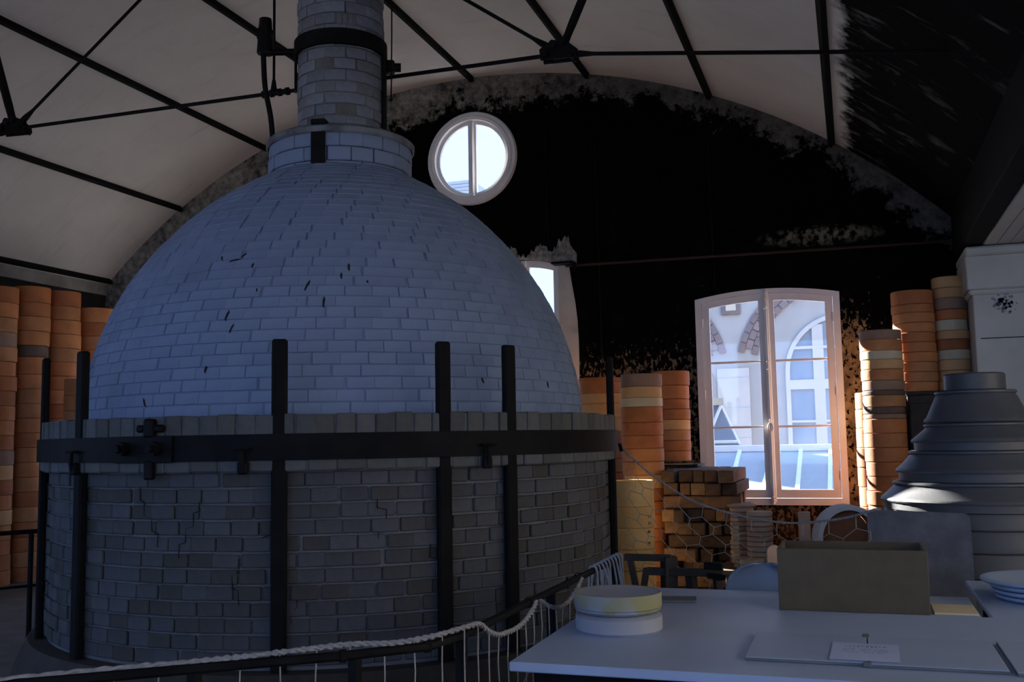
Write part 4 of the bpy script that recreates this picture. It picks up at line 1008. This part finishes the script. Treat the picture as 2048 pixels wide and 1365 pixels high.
def densify(P, step):
    P = catmull(P, 12); out = [P[0]]; acc = 0
    for i in range(1, len(P)):
        d_ = (P[i]-P[i-1]).length
        acc += d_
        if acc >= step: out.append(P[i]); acc = 0
    return out
q = MB()
for R_ in (RA, RB): rope_mesh(q, [Vector(p)-O for p in R_], .0105)
q.build('rope', 'rope', net)
q = MB(); kn = 0
for R_ in (RA, RB):
    D = densify(R_, .105); prev = None
    for i, p in enumerate(D):
        p = p-O; zb = .12; mid = p.z-.20-.02*math.sin(i*1.7)-random.uniform(0, .03)
        pts = [p, p+Vector((random.uniform(-.006, .006), random.uniform(-.006, .006), -.1)), Vector((p.x, p.y, mid)), Vector((p.x+random.uniform(-.01, .01), p.y, mid-.22)), Vector((p.x, p.y, zb))]
        q.tube(pts, .0026, 5)
        for lv, off in ((0, 0), (1, -.21), (2, -.42)):
            cur = Vector((p.x, p.y, mid+off))
            if prev and cur.z > .1: q.tube([prev+Vector((0, 0, off)), (prev+Vector((0, 0, off))+cur)/2-Vector((0, 0, .015)), cur], .0026, 5)
        prev = Vector((p.x, p.y, mid))
q.build('mesh_cords', 'cord', net, kind='stuff')
# coils of cord over the end of the rail
t = thing('cord_bundle', 'blue-grey cords looped over the end of the black rail', 'cord', (-1.34, 5.5, .9))
for i in range(9):
    y = -.28+i*.075; h1, h2 = random.uniform(.18, .42), random.uniform(.2, .45); s_ = random.uniform(.022, .05)
    q = MB(); q.tube(catmull([(-s_*1.3, y+.02, -h1), (-s_, y, -.08), (-.018, y, .012), (.0, y, .025), (.02, y, .012), (s_, y+.01, -.09), (s_*1.4, y+.03, -h2)], 5), .006, 6); q.build('strand', 'cord_blue', t)

# net hung from the kiln post to the slab
A_ = Vector((-1.715, 7.62, 1.535)); 
RC = [(-1.715, 7.62, 1.535), (-1.49, 7.58, 1.337), (-1.205, 7.50, 1.153), (-.96, 7.43, 1.067), (-.705, 7.37, 1.012), (-.46, 7.30, .988), (-.22, 7.22, 1.01), (-.052, 7.15, 1.045), (.10, 7.09, 1.095), (.14, 7.11, 1.10)]
n2 = thing('hung_net', 'hexagonal cord net sagging from the kiln to the leaning slab', 'net', (-.8, 7.4, 0)); O2 = Vector((-.8, 7.4, 0))
q = MB(); rope_mesh(q, [Vector(p)-O2 for p in RC], .0095); q.build('rope', 'rope', n2)
dense = catmull(RC, 16)
def rope_at(x):
    for i in range(1, len(dense)):
        if dense[i-1].x <= x <= dense[i].x:
            t_ = (x-dense[i-1].x)/max(dense[i].x-dense[i-1].x, 1e-6); return dense[i-1].lerp(dense[i], t_)
    return dense[-1] if x > 0 else dense[0]
q = MB(); dxn = .088; dzn = .098; nodes = {}
x0n = -1.60; NJ = 20; NK = 9
for j in range(NJ):
    x = x0n+j*dxn; p = rope_at(min(x, .13))
    for k in range(NK):
        o_ = -.024 if (j+k) % 2 else .024
        shear = -.018*k*min(1, max(0, (-.55-x)*1.2))
        nodes[j, k] = Vector((x+shear, p.y-.006*k, max(p.z-.012-k*dzn-(o_ if k else 0)-.0, .02)))-O2
for j in range(NJ):
    for k in range(NK):
        a = nodes[j, k]
        if k < NK-1 and ((j+k) % 2 == 0): q.tube([a, nodes[j, k+1]], .0026, 5)
        if k and j < NJ-1: q.tube([a, (a+nodes[j+1, k])/2, nodes[j+1, k]], .0026, 5)
for j in range(5):
    x = -1.70+j*.022; p = rope_at(x); q.tube([p-O2, p-O2+Vector((random.uniform(-.01, .03), 0, -.12)), p-O2+Vector((random.uniform(0, .05), 0, -.26))], .0016, 5)
q.build('mesh_cords', 'cord', n2, kind='stuff')
q = MB(); q.tube([Vector((-1.70, 7.60, 1.50))-O2, Vector((-1.715, 7.62, 1.545))-O2, Vector((-1.75, 7.63, 1.55))-O2], .014, 8); q.build('hook', 'iron', n2)

# railing behind the kiln on the left
t = thing('far_railing', 'black pipe railing beside the left saggar stacks', 'railing', (-6.55, 6.7, 0)); O3 = Vector((-6.55, 6.7, 0))
q = MB(); q.tube([Vector(p)-O3 for p in ((-7.6, 5.2, .90), (-6.74, 6.60, .90), (-6.50, 7.02, .90))], .02, 10); q.build('top_rail', 'iron', t)
q = MB(); q.tube([Vector(p)-O3 for p in ((-7.6, 5.2, .45), (-6.74, 6.60, .45), (-6.50, 7.02, .45))], .012, 8); q.build('mid_rail', 'iron', t)
for x, y in ((-6.62, 6.80), (-7.5, 5.35)):
    q = MB(); q.bbox((x-.016, y-.016, 0), (x+.016, y+.016, .89), .003); q.v = [tuple(Vector(v)-O3) for v in q.v]; q.build('post', 'iron', t)

# ================================================================== OUTSIDE THE WINDOWS
FY = 22.0
F_ = thing('facade', 'pale courtyard building with brick arches outside the window', 'building', (-2.4, FY, -3)); OF = Vector((-2.4, FY, -3))
def fb(nm, mat, b, parent=F_, smooth=0, kind=None):
    b.v = [tuple(Vector(v)-OF) for v in b.v]; return b.build(nm, mat, parent, smooth, kind=kind)
b = MB(); b.box((-4.9, FY, -3), (2.6, FY+.6, 6.4)); fb('wall', 'facade', b)
AX, AZ = -.11, 2.93; BX = -4.71
for cx in (AX, BX):
    b = MB(); R0, R1 = 1.80, 2.23
    for c in range(3):
        ra, rb = R0+c*.146, R0+c*.146+.135; nn = 30
        for i in range(nn):
            a0 = PI*(i+.5*(c % 2))/nn+.006; a1 = a0+PI/nn-.014
            if a1 > PI-.17 or a0 < .17: continue
            P = [(cx+ra*math.cos(a0), AZ+ra*math.sin(a0)), (cx+rb*math.cos(a0), AZ+rb*math.sin(a0)), (cx+rb*math.cos(a1), AZ+rb*math.sin(a1)), (cx+ra*math.cos(a1), AZ+ra*math.sin(a1))]
            s0 = len(b.f); b.prism(P, 'y', FY-.05, FY+.02); tt = random.random()+.01
            for q_ in range(s0, len(b.f)): b.t[q_] = tt
    fb('brick_arch', 'facade_brick', b, kind='stuff')
b = MB(); b.box((-2.75, FY-.03, -3), (-2.07, FY+.02, 3.05)); fb('pilaster', 'facade_white', b)
b = MB(); b.bbox((-2.61, FY-.06, 4.22), (-2.2, FY+.02, 4.7), .01); fb('brick_panel', 'facade_brick', b)
b = MB(); b.bbox((-2.51, FY-.09, 4.30), (-2.29, FY+.0, 4.62), .01); fb('stone_block', 'facade_stone', b)
for zz in (.9, 1.55, 2.2, 2.85):
    b = MB(); b.box((-2.78, FY-.034, zz), (-2.05, FY-.02, zz+.012)); fb('joint', 'panel', b)
# arched window with frame, mullions, panes
for cx in (AX, BX):
    wr = 1.2
    wn = bpy.data.objects.new('arched_window', None); COL.objects.link(wn); wn.parent = F_
    oo = [(cx-wr, 1.2)]+[(cx+wr*math.cos(a), AZ+wr*math.sin(a)) for a in [PI-PI*i/24 for i in range(25)]]+[(cx+wr, 1.2)]
    ii = [(cx-wr+.09, 1.3)]+[(cx+(wr-.09)*math.cos(a), AZ+(wr-.09)*math.sin(a)) for a in [PI-PI*i/24 for i in range(25)]]+[(cx+wr-.09, 1.3)]
    n = len(oo); b = MB(); vs = [(x, FY-.08, z) for x, z in oo]+[(x, FY-.08, z) for x, z in ii]+[(x, FY+.02, z) for x, z in oo]+[(x, FY+.02, z) for x, z in ii]; fs = []
    for k in range(n):
        j = (k+1) % n; fs += [(k, n+k, n+j, j), (k, j, 2*n+j, 2*n+k), (n+k, 3*n+k, 3*n+j, n+j)]
    b.add(vs, fs); fb('frame', 'facade_white', b, wn)
    b = MB(); b.prism(ii[::-1], 'y', FY-.02, FY-.005); fb('pane', 'far_glass', b, wn)
    for x in (-.52, .52, 0):
        b = MB(); b.box((cx+x-.11, FY-.07, 1.25), (cx+x+.11, FY-.01, AZ+math.sqrt(1.11**2-x*x))); fb('mullion', 'facade_white', b, wn)
    for z, h in ((2.55, .2), (1.85, .05), (3.4, .06), (1.25, .1)):
        hw = 1.11 if z < AZ else math.sqrt(1.11**2-(z-AZ)**2)
        b = MB(); b.box((cx-hw, FY-.075, z), (cx+hw, FY-.012, z+h)); fb('transom', 'facade_white', b, wn)
# glazed lean-to roof
G_ = thing('glass_roof', 'glazed lean-to roof with white bars outside the window', 'roof', (-1.3, 15.5, -3)); OG = Vector((-1.3, 15.5, -3))
def gb(nm, mat, b, parent=G_, smooth=0):
    b.v = [tuple(Vector(v)-OG) for v in b.v]; return b.build(nm, mat, parent, smooth)
b = MB(); b.bbox((-4.6, 16.95, 1.33), (2.2, 17.15, 1.44), .01); gb('ridge_beam', 'white_metal', b)
b = MB(); b.box((-4.6, 13.9, .70), (2.2, 14.0, .80)); gb('eaves_beam', 'white_metal', b)
b = MB(); b.box((-4.5, 17.0, -3), (2.1, 17.2, 1.33)); gb('wall', 'facade_white', b)
sl_ = (1.335-.80)/3.0
xs = [(-2.11-.13*i*0, ) for i in range(0)]
tops = [-3.3, -2.78, -2.29, -1.80, -1.278, -.828, -.37, .10, .6, 1.1]; bots = [-3.05, -2.58, -2.12, -1.658, -1.206, -.757, -.336, .12, .6, 1.1]
for i, (xt, xb) in enumerate(zip(tops, bots)):
    b = MB(); p0 = Vector((xb, 14, .815)); p1 = Vector((xt, 17, 1.35)); mt = Matrix.Translation(p0) @ (p1-p0).to_track_quat('Y', 'Z').to_matrix().to_4x4()
    b.box((-.03, 0, -.02), (.03, (p1-p0).length, .03), mt); gb('glazing_bar', 'white_metal', b)
    if i < len(tops)-1:
        b = MB(); vs = [(xb, 14, .80), (bots[i+1], 14, .80), (tops[i+1], 17, 1.335), (xt, 17, 1.335)]; b.add(vs+[(x, y, z-.012) for x, y, z in vs], [(0, 1, 2, 3), (7, 6, 5, 4), (0, 4, 5, 1), (1, 5, 6, 2), (2, 6, 7, 3), (3, 7, 4, 0)]); gb('pane', 'roof_glass', b)
# open roof light propped above the ridge
sk = thing('roof_light', 'small roof light propped open on the glass roof', 'roof light', (-2.1, 17.4, 1.33)); OS = Vector((-2.1, 17.4, 1.33))
def sb(nm, mat, b): b.v = [tuple(Vector(v)-OS) for v in b.v]; b.build(nm, mat, sk, 0)
b = MB(); P = [(-2.55, 1.44), (-1.83, 1.44), (-2.12, 2.12), (-2.55, 2.12)]; b.prism(P, 'y', 17.25, 17.29); sb('pane', 'far_glass', b)
for (p, r_) in ((((-1.83, 17.26, 1.46), (-2.12, 17.26, 2.14)), .022), (((-2.40, 17.22, 1.46), (-2.10, 17.22, 2.14)), .03), (((-2.3, 17.24, 1.50), (-1.84, 17.24, 1.50)), .028)):
    b = MB(); b.tube(p, r_, 6); sb('bar', 'white_metal', b)
b = MB(); b.box((-2.6, 17.18, 2.12), (-2.06, 17.35, 2.24)); sb('head', 'facade_stone', b)
# slate roof glimpsed low in the round window
rf = thing('slate_roof', 'pale slate roof glimpsed low in the round window', 'roof', (-8.6, 20.5, 0))
b = MB(); b.prism([(-.9, -3), (.9, -3), (.9, 6.2), (.86, 7.35), (-.9, 7.5)], 'y', 0, 1.2); b.build('gable', 'zinc', rf, 0)
for i in range(14):
    b = MB(); b.bbox((-.92, -.03, 6.3+i*.08), (.885, .0, 6.372+i*.08), .005); b.build('slate_row', 'zinc', rf, 0)
# unseen house added to keep direct sun off the left windows
nb = thing('added_shade_house', 'unseen plain house added to shade the left windows', 'building', (-25, 15, -3))
b = MB(); b.bbox((-1.5, -8, 0), (1.5, 7.0, 13.6), .05); b.build('wall', 'facade', nb, 0)
b = MB(); b.prism([(-1.9, 13.6), (1.9, 13.6), (0, 15)], 'y', -8.2, 7.2); b.build('roof', 'zinc', nb, 0)
nb = thing('added_bounce_house', 'unseen pale house added to bounce sunlight indoors', 'building', (14, 3, -3))  # unseen house added to reflect warm sunlight through the right windows
b = MB(); b.bbox((-1, -16, 0), (1.5, 12, 12), .05); b.build('wall', 'bounce_wall', nb, 0)
b = MB(); b.prism([(-1.4, 12), (1.9, 12), (.2, 13.4)], 'y', -16.2, 12.2); b.build('roof', 'zinc', nb, 0)
# courtyard ground
b = MB(); b.box((-60, -50, -3.2), (40, 60, -3.0)); struct(b.build('ground', 'paving', smooth=0), 'pale courtyard paving outside')
